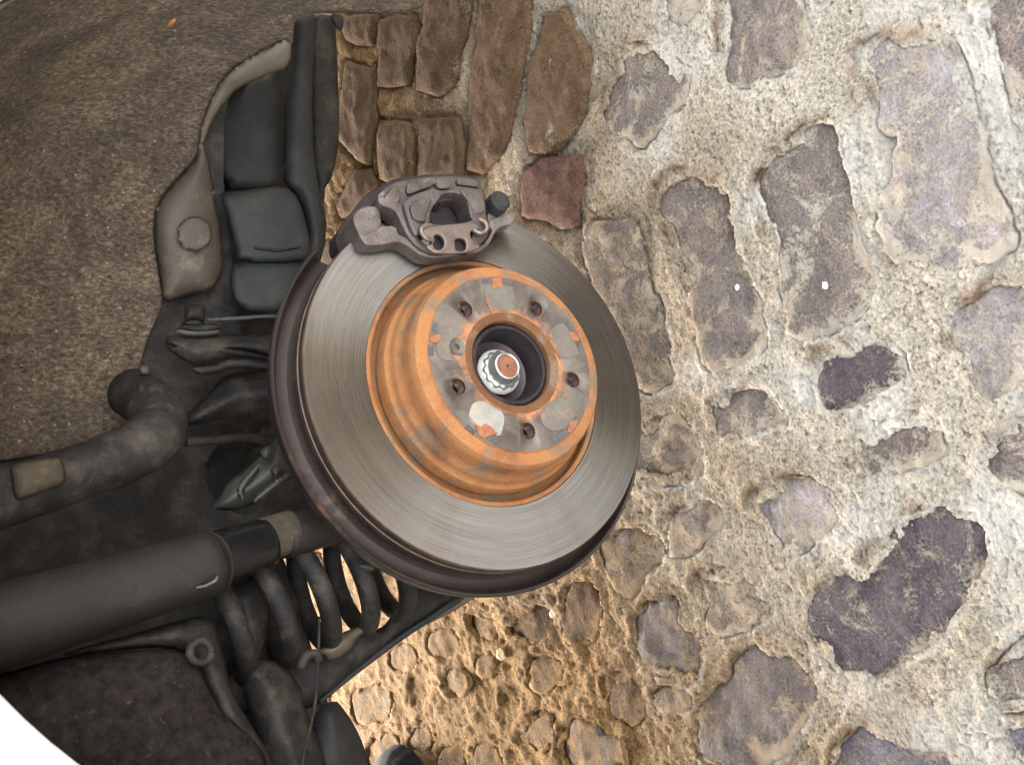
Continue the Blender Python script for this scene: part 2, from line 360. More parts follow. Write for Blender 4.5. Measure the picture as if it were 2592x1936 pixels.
def tube_raw(path, rad, seg=20, caps=True):
    path = np.asarray(path, float); n = len(path); rad = np.full(n, rad) if np.isscalar(rad) else np.asarray(rad)
    T = np.gradient(path, axis=0); T /= np.linalg.norm(T, axis=1)[:, None]
    up = np.array([0, 0, 1.]) if abs(T[0][2]) < .9 else np.array([1., 0, 0]); nrm = np.cross(T[0], up); nrm /= np.linalg.norm(nrm)
    V = []; F = []
    for i in range(n):
        nrm = nrm-(nrm@T[i])*T[i]; nrm /= np.linalg.norm(nrm); b = np.cross(T[i], nrm)
        for s in range(seg):
            a = 2*math.pi*s/seg; V.append(path[i]+rad[i]*(math.cos(a)*nrm+math.sin(a)*b))
    for i in range(n-1):
        for s in range(seg): s2 = (s+1) % seg; F.append((i*seg+s, i*seg+s2, (i+1)*seg+s2, (i+1)*seg+s))
    if caps: F.append(tuple(range(seg))[::-1]); F.append(tuple((n-1)*seg+s for s in range(seg)))
    return V, F
def spline(P, k=12):
    P = np.asarray(P, float); out = []
    Q = np.vstack([2*P[0]-P[1], P, 2*P[-1]-P[-2]])
    for i in range(1, len(Q)-2):
        for s in np.linspace(0, 1, k, endpoint=False):
            a, b, c, d = Q[i-1], Q[i], Q[i+1], Q[i+2]
            out.append(.5*((2*b)+(-a+c)*s+(2*a-5*b+4*c-d)*s*s+(-a+3*b-3*c+d)*s**3))
    out.append(P[-1]); return np.array(out)
def tube(name, path, rad, m, seg=20, bev=None):
    V, F = tube_raw(path, rad, seg); me = mesh(name, V, F, m)
    me.polygons[-1].use_smooth = False; me.polygons[-2].use_smooth = False; return me
def patch(name, px, fn, m, step=14, thick=.003, k=1, holes=()):   # sheet whose outline follows the picture and whose surface is fn(x, y)
    P = chaikin(px, k) if k else np.asarray(px, float)
    v, f, loops = tri2d(P, step, [chaikin(h, 1) for h in holes])
    D = pdist(v, loops[0]); W_ = np.array([fn(x, y, d) for (x, y), d in zip(v, D)])
    me = mesh(name, W_, f, m); bm = bmesh.new(); bm.from_mesh(me); bmesh.ops.recalc_face_normals(bm, faces=bm.faces)
    bm.faces.ensure_lookup_table(); fc = bm.faces[len(bm.faces)//2]
    if fc.normal.dot(Vector(CAM)-fc.calc_center_median()) < 0: bmesh.ops.reverse_faces(bm, faces=bm.faces)
    bm.to_mesh(me); bm.free()
    return finish(me, [('SOLIDIFY', dict(thickness=thick, offset=-1))], m)
def plane_fn(t, bulge=0., w=60.):      # sheet at depth t that swells towards the camera away from its outline
    def fn(x, y, d): return at(x, y, t-bulge*(1-math.exp(-d/w)) if bulge else t)
    return fn

# ------------------------------------------------------------------ the cobbled ground
STONES=[
[(878,44),(953,38),(952,73),(946,116),(910,115),(884,99),(872,67)],
[(968,58),(1003,44),(1055,50),(1061,116),(1049,145),(1038,205),(997,212),(962,215),(965,116)],
[(1094,-70),(1196,-70),(1192,0),(1183,70),(1163,139),(1154,203),(1119,232),(1070,215),(1067,131),(1081,52)],
[(1221,-60),(1337,-60),(1340,35),(1328,139),(1311,250),(1293,328),(1270,378),(1226,418),(1189,407),(1195,262),(1206,145),(1218,58)],
[(1380,60),(1430,30),(1470,110),(1487,150),(1488,220),(1472,290),(1450,336),(1405,375),(1345,370),(1340,300),(1350,200),(1365,120)],
[(1338,424),(1400,400),(1469,402),(1468,480),(1461,568),(1400,560),(1325,547),(1330,480)],
[(880,163),(950,182),(953,290),(936,407),(910,395),(866,349),(868,262)],
[(966,310),(1040,318),(1046,350),(1044,440),(1030,470),(965,450),(960,350)],
[(1072,307),(1130,306),(1165,300),(1176,400),(1165,445),(1068,440),(1070,370)],
[(905,436),(940,430),(955,470),(925,510),(872,545),(858,520),(880,470)],
[(1583,125),(1621,116),(1673,134),(1720,154),(1746,189),(1755,215),(1743,247),(1691,305),(1653,349),(1627,369),(1603,349),(1563,328),(1531,302),(1537,247),(1554,186)],
[(1673,-80),(1795,-80),(1795,0),(1789,23),(1755,60),(1728,78),(1693,58),(1679,29)],
[(1832,10),(1845,-60),(2000,-70),(2030,0),(2046,97),(2026,160),(1978,190),(1900,225),(1833,204),(1828,120)],
[(2162,194),(2180,130),(2235,97),(2330,90),(2404,88),(2425,130),(2462,240),(2490,340),(2505,445),(2540,510),(2578,606),(2500,655),(2412,698),(2355,668),(2264,644),(2232,550),(2240,490),(2262,420),(2240,330),(2205,240)],
[(2498,-50),(2492,29),(2530,145),(2538,203),(2570,290),(2600,380),(2720,380),(2720,-50)],
[(1922,470),(1960,400),(2030,340),(2100,310),(2140,380),(2165,500),(2195,620),(2215,700),(2200,780),(2120,830),(2010,850),(1990,760),(1970,650),(1940,560)],
[(1675,460),(1740,425),(1800,455),(1850,500),(1870,600),(1900,700),(1932,790),(1940,880),(1900,905),(1790,930),(1775,850),(1745,720),(1700,620),(1670,520)],
[(1497,575),(1531,567),(1609,567),(1632,634),(1650,721),(1676,794),(1690,867),(1695,940),(1690,980),(1610,980),(1580,880),(1540,770),(1500,690),(1483,640)],
[(1600,1085),(1689,1048),(1732,1048),(1761,1118),(1790,1181),(1776,1199),(1703,1222),(1674,1228),(1590,1215),(1560,1140)],
[(1805,1013),(1857,993),(1921,978),(1971,1030),(1994,1065),(1965,1083),(1907,1100),(1849,1123),(1820,1106),(1808,1065)],
[(2044,949),(2076,873),(2123,884),(2195,858),(2271,867),(2294,920),(2306,943),(2297,961),(2224,998),(2114,1048),(2085,1051),(2065,1007)],
[(2140,1167),(2155,1118),(2195,1089),(2248,1071),(2326,1033),(2370,1065),(2390,1109),(2390,1150),(2355,1170),(2283,1184),(2245,1211),(2207,1240),(2166,1219),(2146,1190)],
[(1898,1277),(1927,1234),(1994,1216),(2043,1199),(2094,1234),(2123,1269),(2134,1298),(2122,1326),(2079,1362),(2040,1390),(2000,1413),(1975,1412),(1940,1370),(1905,1310)],
[(1677,1327),(1709,1289),(1770,1272),(1814,1266),(1837,1298),(1849,1321),(1805,1359),(1770,1395),(1722,1415),(1695,1400),(1672,1360)],
[(1519,1377),(1580,1330),(1650,1335),(1674,1377),(1677,1412),(1653,1440),(1625,1486),(1590,1517),(1565,1503),(1540,1444)],
[(1435,1496),(1470,1468),(1512,1482),(1530,1532),(1533,1567),(1512,1616),(1481,1637),(1435,1623),(1418,1567)],
[(1611,1567),(1632,1532),(1698,1507),(1737,1553),(1779,1602),(1783,1690),(1751,1735),(1698,1711),(1646,1686),(1618,1637)],
[(1751,1461),(1797,1444),(1849,1440),(1902,1444),(1927,1475),(1958,1532),(1934,1567),(1881,1595),(1821,1609),(1793,1574),(1772,1514)],
[(1762,1833),(1786,1770),(1856,1683),(1900,1640),(1945,1620),(2000,1640),(2041,1668),(2073,1742),(2062,1784),(2020,1860),(1965,1930),(1870,1970),(1785,1910)],
[(2048,1546),(2073,1496),(2143,1437),(2189,1426),(2195,1385),(2254,1350),(2312,1306),(2345,1272),(2400,1262),(2450,1300),(2495,1365),(2500,1430),(2450,1500),(2427,1545),(2403,1595),(2343,1637),(2290,1665),(2224,1714),(2203,1697),(2125,1693),(2080,1623),(2052,1574)],
[(2164,1848),(2185,1826),(2220,1858),(2273,1876),(2325,1904),(2389,1904),(2430,1960),(2430,2020),(2090,2020),(2115,1900),(2140,1875)],
[(2508,1690),(2540,1665),(2600,1600),(2700,1600),(2700,1770),(2592,1775),(2520,1782),(2505,1745)],
[(2515,1812),(2592,1798),(2700,1795),(2700,2000),(2570,1910),(2525,1860)],
[(2398,815),(2440,770),(2520,720),(2600,700),(2720,690),(2720,930),(2600,950),(2560,990),(2497,1024),(2454,975),(2448,945),(2420,900),(2395,860)],
[(2495,1176),(2520,1110),(2560,1080),(2620,1060),(2720,1060),(2720,1260),(2600,1250),(2550,1230),(2520,1215)],
[(1530,1752),(1535,1722),(1575,1690),(1625,1720),(1640,1800),(1610,1835),(1560,1820),(1535,1790)],
[(1425,1848),(1470,1802),(1540,1832),(1590,1880),(1597,1960),(1430,1990),(1422,1900)],
[(1650,1760),(1700,1730),(1750,1750),(1748,1790),(1700,1800),(1660,1790)],
[(1289,1572),(1327,1534),(1373,1526),(1402,1552),(1396,1595),(1373,1630),(1321,1630),(1298,1607)],
[(1039,1706),(1071,1697),(1094,1718),(1097,1761),(1059,1790),(1036,1747)],
[(1129,1700),(1164,1686),(1196,1703),(1199,1741),(1170,1770),(1126,1747)],
[(1263,1735),(1292,1723),(1327,1735),(1344,1776),(1315,1805),(1268,1790)],
[(1112,1909),(1132,1886),(1164,1880),(1184,1909),(1180,1960),(1120,1960)],
[(1196,1892),(1228,1874),(1257,1886),(1286,1921),(1270,1980),(1200,1960)],
[(1184,1555),(1228,1543),(1257,1572),(1257,1625),(1222,1619),(1199,1595)],
[(985,1640),(1040,1620),(1070,1660),(1040,1700),(990,1690)],
[(900,1740),(960,1720),(1000,1760),(985,1830),(920,1840),(890,1790)],
[(1040,1830),(1090,1820),(1110,1870),(1070,1910),(1030,1890)],
[(1205,1640),(1260,1650),(1262,1710),(1215,1720)],
[(1340,1660),(1400,1650),(1440,1700),(1390,1765),(1345,1740)],
[(1330,1820),(1400,1795),(1412,1860),(1380,1910),(1310,1880)],
[(935,1870),(1000,1850),(1030,1910),(990,1960),(930,1950)],
[(1080,1600),(1140,1580),(1175,1620),(1140,1670),(1085,1655)],
]
ground = None
def gpts(P): return np.array([gnd(x, y)[:2] for x, y in P])
def rough_outline(P, amp, seed):
    P = np.asarray(P, float); c = P.mean(0); P = c+(P-c)*(1.10 if seed < 10 or seed in (4, 5) else 1.05)
    P = resample(P if seed < 10 else chaikin(P, 1), 12.); T = np.roll(P, -1, 0)-np.roll(P, 1, 0); N = np.c_[T[:, 1], -T[:, 0]]/np.maximum(1e-6, np.linalg.norm(T, axis=1))[:, None]
    k = fbm(P[:, 0]/38.+seed*7.7, P[:, 1]/38., 4, seed)
    return P+N*(k*amp)[:, None]
outl = [rough_outline(np.array(p, float), 13 if min(q[0] for q in p) > 1300 else 6, i) for i, p in enumerate(STONES)]
wout = [gpts(p) for p in outl]
NTR = len(outl)
# stones the frame does not reach or that stand behind the disc and the car: fill the paving round the traced ones
cen = [p.mean(0) for p in wout]; radii = [np.linalg.norm(p-c, axis=1).max() for p, c in zip(wout, cen)]
def topx(X, Y):
    q = M3.T@(np.array([X, Y, 0.])-CAM); return (q[0]/q[2]*FX+PW/2, q[1]/q[2]*FX+PH/2) if q[2] > .05 else (-9999, -9999)
fill = []
for i in range(-13, 12):
    for j in range(-17, 10):
        c = np.array([i*.135+(j % 2)*.06, j*.125])+RNG.normal(0, .010, 2)
        hx, hy = RNG.uniform(.044, .060), RNG.uniform(.040, .054)
        px, py = topx(*c)
        seen = -60 < px < 2650 and -60 < py < 2000 and not ((px-1190)**2+(py-1010)**2 < 400**2) and px > 850
        if seen: continue
        if any(np.hypot(*(c-q)) < r+.055 and (inside(c[None], w_)[0] or pdist(c[None], w_)[0] < .060) for q, r, w_ in zip(cen, radii, wout)): continue
        a = np.linspace(0, 2*math.pi, 15, endpoint=False); e = 3.2
        rr = (np.abs(np.cos(a)/hx)**e+np.abs(np.sin(a)/hy)**e)**(-1/e)*(1+RNG.normal(0, .04, 15)); rot = RNG.normal(0, .12)
        P = np.c_[rr*np.cos(a), rr*np.sin(a)]@np.array([[math.cos(rot), -math.sin(rot)], [math.sin(rot), math.cos(rot)]])+c
        fill.append(chaikin(P, 1))
allst = wout+fill
HOLLOW = {39, 41}
LEVEL = [(.0065 if i < 10 else .0045 if i < 18 and i in (4, 5, 17) else RNG.uniform(-.0010, .0018)) for i in range(NTR)]+[RNG.uniform(-.001, .0025) for _ in fill]
# upper-left image direction expressed on the ground: the side where dirt and the lip's shadow are put into the colour
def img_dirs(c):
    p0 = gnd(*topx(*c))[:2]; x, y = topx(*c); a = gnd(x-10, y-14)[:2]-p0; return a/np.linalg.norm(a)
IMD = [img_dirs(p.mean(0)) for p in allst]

def ochre(XY): return np.clip((.02-XY[:, 1])/.62+.45*fbm(XY[:, 0]*5, XY[:, 1]*5, 3, 77), 0, 1)  # ochre soil and painted shade, growing towards and under the car
def film_w(q, side, i):                 # how far the mortar is smeared over the rim of stone i
    k = np.clip(fbm(q[:, 0]*24+i, q[:, 1]*24, 5, 150)*2.1+.10+.35*side, 0, 1)
    return k*(.0025 if LEVEL[i] > .004 else .011 if i >= 38 else .016)
def mortar_fields(XY):
    n = len(XY); X, Y = XY[:, 0], XY[:, 1]
    z = .0030+.0042*fbm(X*9, Y*9, 3, 3)+.0022*fbm(X*34, Y*34, 3, 9)+.0013*fbm(X*120, Y*120, 3, 5)
    soil = np.clip((-.30-Y)/.2, 0, 1); z = z+soil*(.0030*fbm(X*48, Y*48, 4, 21)+.0022*np.abs(fbm(X*150, Y*150, 3, 22)))
    pit = vnoise(X*210, Y*210, 31); z = z-np.where(pit > .62, .0012, 0)
    dirt_shade = np.zeros(n); lime_lit = np.clip(fbm(X*14+5, Y*14, 4, 40)*1.6+.30*np.clip((Y+.1)/.3, 0, 1), 0, 1)*np.clip((Y+.32)/.3, 0, 1)  # mortar whitened outwards: brightness of the open side put into its colour
    for i, P in enumerate(allst):
        lo, hi = P.min(0)-.03, P.max(0)+.03
        k = np.where((X > lo[0]) & (X < hi[0]) & (Y > lo[1]) & (Y < hi[1]))[0]
        if not len(k): continue
        q = XY[k]; d = pdist(q, P); ins = inside(q, P); d = np.where(ins, -d, d)
        v = q-P.mean(0); v /= np.maximum(1e-6, np.linalg.norm(v, axis=1))[:, None]; side = v@IMD[i]
        nz = fbm(q[:, 0]*45, q[:, 1]*45, 3, 60+i)
        raised = np.clip(1-np.abs(d-.007)/.009, 0, 1)
        dz = raised*(.0004+.0022*np.clip(side, 0, 1)+.002*nz)
        if LEVEL[i] > .004: dz = -np.clip(1-d/.022, 0, 1)*.0045+raised*.001
        crack = np.clip(1-np.abs(d-.0010)/.0014, 0, 1)*np.clip(-.25+2.2*nz+.35*np.clip(-side, 0, 1), 0, 1)
        dz = dz-crack*.0055
        film = -.0005-film_w(q, side, i)-.002
        if i in HOLLOW:
            s_ = np.clip((-d+.010)/.026, 0, 1); dz = -.006*s_*s_*(3-2*s_)+.002*nz
            dirt_shade[k] = np.maximum(dirt_shade[k], np.clip(1-np.abs(d+.002)/.012, 0, 1)*np.clip(side*1.6+nz, 0, 1)); z[k] += dz; continue  # shaded upper-left arc of the hollow, painted into the colour
        dz = dz-.016*np.clip((film-d)/.0022, 0, 1)
        z[k] += dz
        dirt_shade[k] = np.maximum(dirt_shade[k], np.clip(1-np.abs(d)/.016, 0, 1)**1.3*np.clip(side*1.7+1.6*nz-.75, 0, 1)*(d > -.012))
        dirt_shade[k] = np.maximum(dirt_shade[k], crack*.35)
        lime_lit[k] = np.maximum(lime_lit[k], np.clip(1-np.abs(d-.003)/.004, 0, 1)*np.clip(-side*1.2+.9*nz, 0, 1)*(.8 if i >= 10 else .2)*np.clip((q[:, 1]+.45)/.2, 0, 1))  # lime lips; light-catching lower-right rims whitened in the colour
    return z, dirt_shade, lime_lit
def fattr(me, nm, vals, typ='FLOAT'):
    a = me.attributes.new(nm, typ, 'POINT')
    a.data.foreach_set('value' if typ == 'FLOAT' else 'color', np.asarray(vals, np.float32).ravel())
def build_ground():
    st = 4.2; xs = np.arange(540, 2860, st); ys = np.arange(-240, 2180, st)
    gx, gy = np.meshgrid(xs, ys); n = gx.size
    rays = M3@np.array([(gx.ravel()-PW/2)/FX, (gy.ravel()-PH/2)/FX, np.ones(n)])
    XY = (CAM[:, None]-rays*(CAM[2]/rays[2]))[:2].T
    z, dirt_shade, lime_lit = mortar_fields(XY)
    V = np.c_[XY, z]; nx, ny = len(xs), len(ys)
    i = np.arange(nx-1)[None, :]+nx*np.arange(ny-1)[:, None]; F = np.stack([i, i+nx, i+nx+1, i+1], -1).reshape(-1, 4)
    me = bpy.data.meshes.new('ground'); me.vertices.add(n); me.vertices.foreach_set('co', V.ravel().astype(np.float32))
    me.loops.add(F.size); me.loops.foreach_set('vertex_index', F.ravel().astype(np.int32)); me.polygons.add(len(F))
    me.polygons.foreach_set('loop_start', np.arange(0, F.size, 4, dtype=np.int32)); me.polygons.foreach_set('use_smooth', [True]*len(F))
    me.update(calc_edges=True); me.validate(); me.materials.append(MORTAR); fattr(me, 'dirt_shade', dirt_shade); fattr(me, 'lime_lit', lime_lit); fattr(me, 'ochre', ochre(XY))
    if me.polygons[len(me.polygons)//2].normal.z < 0: me.flip_normals()
    g = put('ground', me); g['kind'] = 'structure'; return g
ground = build_ground()
# the rest of the paving, out to the horizon
def far_sheet():
    xs = np.concatenate([np.linspace(-60, -3, 12), np.linspace(-2.9, 2.9, 90), np.linspace(3, 60, 12)]); gx, gy = np.meshgrid(xs, xs)
    XY = np.c_[gx.ravel(), gy.ravel()]; z = -.020+.003*fbm(XY[:, 0]*6, XY[:, 1]*6, 3, 3); n = len(xs)
    i = np.arange(n-1)[None, :]+n*np.arange(n-1)[:, None]; F = np.stack([i, i+1, i+n+1, i+n], -1).reshape(-1, 4)
    return mesh('street_bed', np.c_[XY, z], F, MORTAR)
put('street_bed', far_sheet())['kind'] = 'structure'
def side_mortar():                      # the same mortar at a coarser grain where the frame does not reach
    xs = np.arange(-2.2, 1.9, .011); ys = np.arange(-2.3, 1.6, .011); gx, gy = np.meshgrid(xs, ys); XY = np.c_[gx.ravel(), gy.ravel()]
    Q = (np.c_[XY, np.zeros(len(XY))]-CAM)@M3; px = Q[:, 0]/np.maximum(Q[:, 2], .01)*FX+PW/2; py = Q[:, 1]/np.maximum(Q[:, 2], .01)*FX+PH/2
    cov = (Q[:, 2] > .05) & (px > 575) & (px < 2825) & (py > -205) & (py < 2145)
    nx, ny = len(xs), len(ys); i = np.arange(nx-1)[None, :]+nx*np.arange(ny-1)[:, None]; F = np.stack([i, i+1, i+nx+1, i+nx], -1).reshape(-1, 4)
    F = F[~cov[F].all(1)]; use = np.unique(F); mp = -np.ones(len(XY), int); mp[use] = np.arange(len(use)); XY = XY[use]; F = mp[F]
    z, dirt_shade, lime_lit = mortar_fields(XY); me = bpy.data.meshes.new('paving_edge'); me.vertices.add(len(XY)); me.vertices.foreach_set('co', np.c_[XY, z-.0015].ravel().astype(np.float32))
    me.loops.add(F.size); me.loops.foreach_set('vertex_index', F.ravel().astype(np.int32)); me.polygons.add(len(F)); me.polygons.foreach_set('loop_start', np.arange(0, F.size, 4, dtype=np.int32))
    me.polygons.foreach_set('use_smooth', [True]*len(F)); me.update(calc_edges=True); me.validate(); me.materials.append(MORTAR)
    fattr(me, 'dirt_shade', dirt_shade); fattr(me, 'lime_lit', lime_lit); fattr(me, 'ochre', ochre(XY)); return me
put('paving_edge', side_mortar(), ground)

TONES = {'brown': (.130, .080, .046), 'red': (.125, .068, .050), 'sand': (.22, .145, .078), 'grey': (.215, .175, .145), 'purple': (.222, .184, .165), 'blue': (.21, .185, .205), 'pale': (.42, .37, .365), 'dark': (.118, .097, .103)}
TL = ['brown', 'brown', 'brown', 'brown', 'brown', 'red', 'brown', 'brown', 'brown', 'brown', 'purple', 'grey', 'purple', 'pale', 'purple', 'purple', 'purple', 'grey', 'grey', 'purple', 'dark', 'purple', 'pale', 'grey', 'grey', 'brown', 'purple', 'grey', 'purple', 'dark', 'blue', 'purple', 'blue', 'pale', 'purple', 'brown', 'grey', 'grey', 'brown', 'sand', 'sand', 'sand', 'sand', 'sand', 'sand']+['sand']*8
def cobble(i):
    if i < NTR:
        P = outl[i]; v, f, _ = tri2d(P, 7.5 if P[:, 0].max() > 1350 else 5.5); XY = gpts(v); Q = wout[i]
    else:
        Q = allst[i]; XY, f, _ = tri2d(Q, .016)
    d = pdist(XY, Q); X, Y = XY[:, 0], XY[:, 1]; c = XY.mean(0)
    tilt = RNG.normal(0, .018, 2); rnd = .006 if LEVEL[i] > .004 else .0045
    side = ((XY-c)/np.maximum(1e-6, np.linalg.norm(XY-c, axis=1))[:, None])@IMD[i]; ek = 1. if LEVEL[i] > .004 else np.clip(.30+.55*side+.5*fbm(X*30, Y*30, 2, 70+i), .05, 1.2)
    z = .0035+LEVEL[i]+(XY-c)@tilt-rnd*ek*np.exp(-d/.006)+.0050*fbm(X*16+i, Y*16, 3, 80+i)+.0018*fbm(X*70, Y*70, 4, 8)+.0006*fbm(X*300, Y*300, 2, 8)
    z = z-.0075*np.clip((film_w(XY, side, i)-d)/.004, 0, 1)
    n = len(XY); V, F = prism2d(XY, f, lambda q: z, -.028)
    me = mesh('cobblestone', V, F, STONE); orient(me)
    tn = np.array(TONES[TL[i]] if i < NTR else TONES[random.choice(['brown', 'grey', 'purple', 'brown'])])*RNG.uniform(.9, 1.12)
    fattr(me, 'tone', np.tile(np.r_[tn, 1], (2*n, 1)), 'FLOAT_COLOR')
    side = ((XY-c)/np.maximum(1e-6, np.linalg.norm(XY-c, axis=1))[:, None])@IMD[i]
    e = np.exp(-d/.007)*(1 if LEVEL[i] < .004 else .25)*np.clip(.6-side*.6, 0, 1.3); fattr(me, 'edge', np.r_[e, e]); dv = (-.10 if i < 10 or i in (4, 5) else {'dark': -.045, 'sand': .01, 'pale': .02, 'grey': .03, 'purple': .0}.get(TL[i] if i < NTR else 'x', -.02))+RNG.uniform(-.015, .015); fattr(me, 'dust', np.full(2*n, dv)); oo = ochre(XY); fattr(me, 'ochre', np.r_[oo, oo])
    put('cobblestone', me, ground)
for i in range(len(allst)):
    if i not in HOLLOW: cobble(i)

def pebble(x, y, r, m, sq=.6, seed=0):
    bm = bmesh.new(); bmesh.ops.create_icosphere(bm, subdivisions=2, radius=1); rr = random.Random(seed)
    for v in bm.verts: v.co = Vector((v.co.x*r*(1+rr.uniform(-.2, .2)), v.co.y*r*.75*(1+rr.uniform(-.2, .2)), v.co.z*r*sq))
    me = bpy.data.meshes.new('pebble'); bm.to_mesh(me); bm.free(); me.materials.append(m); return me
for x, y, r, lab, m in ((1870, 727, .0038, 'white quartz chip lying on the long purple cobble left of the tall mortar seam', CHIP),
                        (2092, 722, .0042, 'white quartz chip on the broad purple cobble above the dark square-cut one', CHIP),
                        (1270, 1655, .010, 'yellow stone crumb on the mortar below the backing plate', simple('yellow_crumb', (.50, .38, .20), (.62, .50, .30), 90, .9)),
                        (1401, 1552, .006, 'small yellowish pebble wedged beside the hollow cobble below the disc', simple('yellow_pebble', (.48, .40, .24), (.58, .50, .34), 90, .6))):
    g = gnd(x, y, .006); o = put('pebble', pebble(x, y, r, m, seed=int(x))); o.matrix_basis = Matrix.Translation(Vector((g[0], g[1], .0085)))
    tag(o, lab, 'pebble')

# ------------------------------------------------------------------ the car
T0 = Matrix.Translation(Vector((0, -.8, 0)))
car = bpy.data.objects.new('car', None); COL.objects.link(car); car.matrix_basis = T0; WORLD[car.name] = T0
tag(car, 'white car jacked up with its rear wheel off, bare brake disc over the cobbles', 'car')
def part(name, me, M=None, parent=None, label=None):
    o = put(name, me, parent or car, M)
    if label: o['label'] = label
    return o
# --- brake disc (disc frame, z = outward, hub face at z = 0)
def cut(me, cutters):
    o = tmp(me); cs = []
    for c in cutters:
        k = tmp(c); cs.append(k); md = o.modifiers.new('b', 'BOOLEAN'); md.operation = 'DIFFERENCE'; md.solver = 'EXACT'; md.object = k
    apply_mods(o); r = o.data; bpy.data.objects.remove(o)
    for k in cs: bpy.data.objects.remove(k)
    return r
def cyl(name, x, y, r, z0, z1, m, seg=40):
    me = lathe(name, [(0, z0), (r, z0), (r, z1), (0, z1)], m, seg); me.transform(Matrix.Translation(Vector((x, y, 0)))); return me
BOLTS = [dl(*p, 0)[:2] for p in ((1177.6, 781), (1356.4, 780), (1448.6, 961.7), (1334.3, 1090), (1158, 978.4))]
ac = math.atan2(BOLTS[0][1], BOLTS[0][0]); da = math.atan2(BOLTS[1][1], BOLTS[1][0])-ac; sgn = 1 if (da % (2*math.pi)) < math.pi else -1
BOLTS = [(.060*math.cos(ac+sgn*i*2*math.pi/5), .060*math.sin(ac+sgn*i*2*math.pi/5)) for i in range(5)]
SCREW = dl(1159, 877.5, 0)[:2]
ring = lathe('brake_disc', [(.1138, -.0452), (.1142, -.0448), (.1664, -.0448), (.1664, -.066), (.1142, -.066), (.1130, -.065), (.1130, -.046)], FRICTION, 256, close=True)
disc = part('brake_disc', ring, DM, label='ventilated brake disc with bright machined face and rusty hat')
def sub(name, me, parent, label=None): return part(name, me, DM, parent, label)
sub('inner_lip', lathe('inner_lip', [(.1095, -.0466), (.1102, -.0458), (.1128, -.0450), (.1136, -.0455), (.1129, -.0480), (.1095, -.0530)], RUST, 200, close=True), disc)
sub('disc_edge', lathe('disc_edge', [(.1664, -.0450), (.1669, -.0453), (.1676, -.0462), (.1678, -.0475), (.1678, -.0515), (.1668, -.052), (.1668, -.058), (.1678, -.0585), (.1678, -.0645), (.1664, -.066)], RIM, 256, close=True), disc)
sub('groove', lathe('groove', [(.0985, -.0585), (.1125, -.0590), (.1125, -.062), (.0985, -.062)], RUST_D, 160, close=True), disc)
hat = lathe('hat', [(.0405, -.0035), (.0420, -.0006), (.0445, -.0004), (.0780, -.0004), (.0788, -.0016), (.0835, -.0022), (.0880, -.0040), (.0903, -.0075), (.0912, -.0125), (.0916, -.020), (.0926, -.0245), (.0950, -.0280), (.0962, -.0300), (.0966, -.0335), (.0978, -.0365), (.1004, -.0385), (.1016, -.0420), (.1020, -.0520), (.098, -.0545), (.090, -.0540), (.0870, -.0300), (.0850, -.0120), (.0800, -.0075), (.0405, -.0075)], RUST, 200, close=True)
hat = cut(hat, [cyl('c', x, y, .0072, -.02, .01, RUST) for x, y in BOLTS]+[cyl('c', SCREW[0], SCREW[1], .0074, -.02, .01, RUST)])
hat_o = sub('hat', hat, disc, 'orange rusted hat of the brake disc')
face = lathe('mounting_face', [(.0450, -.0010), (.0453, -.0001), (.0776, -.0001), (.0779, -.0010)], FACE, 200, close=True)
face = cut(face, [cyl('c', x, y, .0074, -.02, .01, FACE) for x, y in BOLTS]+[cyl('c', SCREW[0], SCREW[1], .0076, -.02, .01, FACE)])
sub('mounting_face', face, disc, 'grey stained mounting face of the disc')
sub('bore_ring', lathe('bore_ring', [(.0372, -.0062), (.0380, -.0020), (.0400, -.0009), (.0430, -.0003), (.0450, -.0004), (.0450, -.0060), (.0385, -.012)], RUST_M, 120, close=True), disc)
def thin(name, pts, z, th, m, k=1, step=.0035):
    P = chaikin(np.array([dl(*p, 0)[:2] for p in pts]), k) if k else np.array([dl(*p, 0)[:2] for p in pts])
    v, f, _ = tri2d(P, step); V, F = prism2d(v, f, z, z-th); me = mesh(name, V, F, m); orient(me)
    me.polygons.foreach_set('use_smooth', [False]*len(me.polygons)); return me
Z2 = lambda pts: zz(1040, 640, .3148, pts)
PADS = [([(578, 285), (600, 268), (790, 265), (825, 300), (842, 430), (820, 468), (700, 462), (650, 470), (612, 400)], PAD), ([(1100, 645), (1150, 592), (1215, 562), (1262, 610), (1300, 700), (1345, 790), (1335, 835), (1210, 850), (1175, 780)], PAD), ([(215, 620), (280, 568), (395, 615), (415, 650), (330, 690), (300, 760), (330, 830), (345, 865), (250, 865), (200, 800)], PAD), ([(468, 1275), (500, 1200), (575, 1188), (655, 1238), (752, 1292), (742, 1400), (712, 1485), (640, 1430), (520, 1400), (465, 1330)], PAD_L), ([(1045, 1290), (1170, 1150), (1275, 1195), (1312, 1260), (1290, 1370), (1205, 1430), (1090, 1425), (1040, 1350)], PAD)]
for q, m in PADS: sub('contact_pad', thin('contact_pad', Z2(q), .0005, .0008, m), disc)
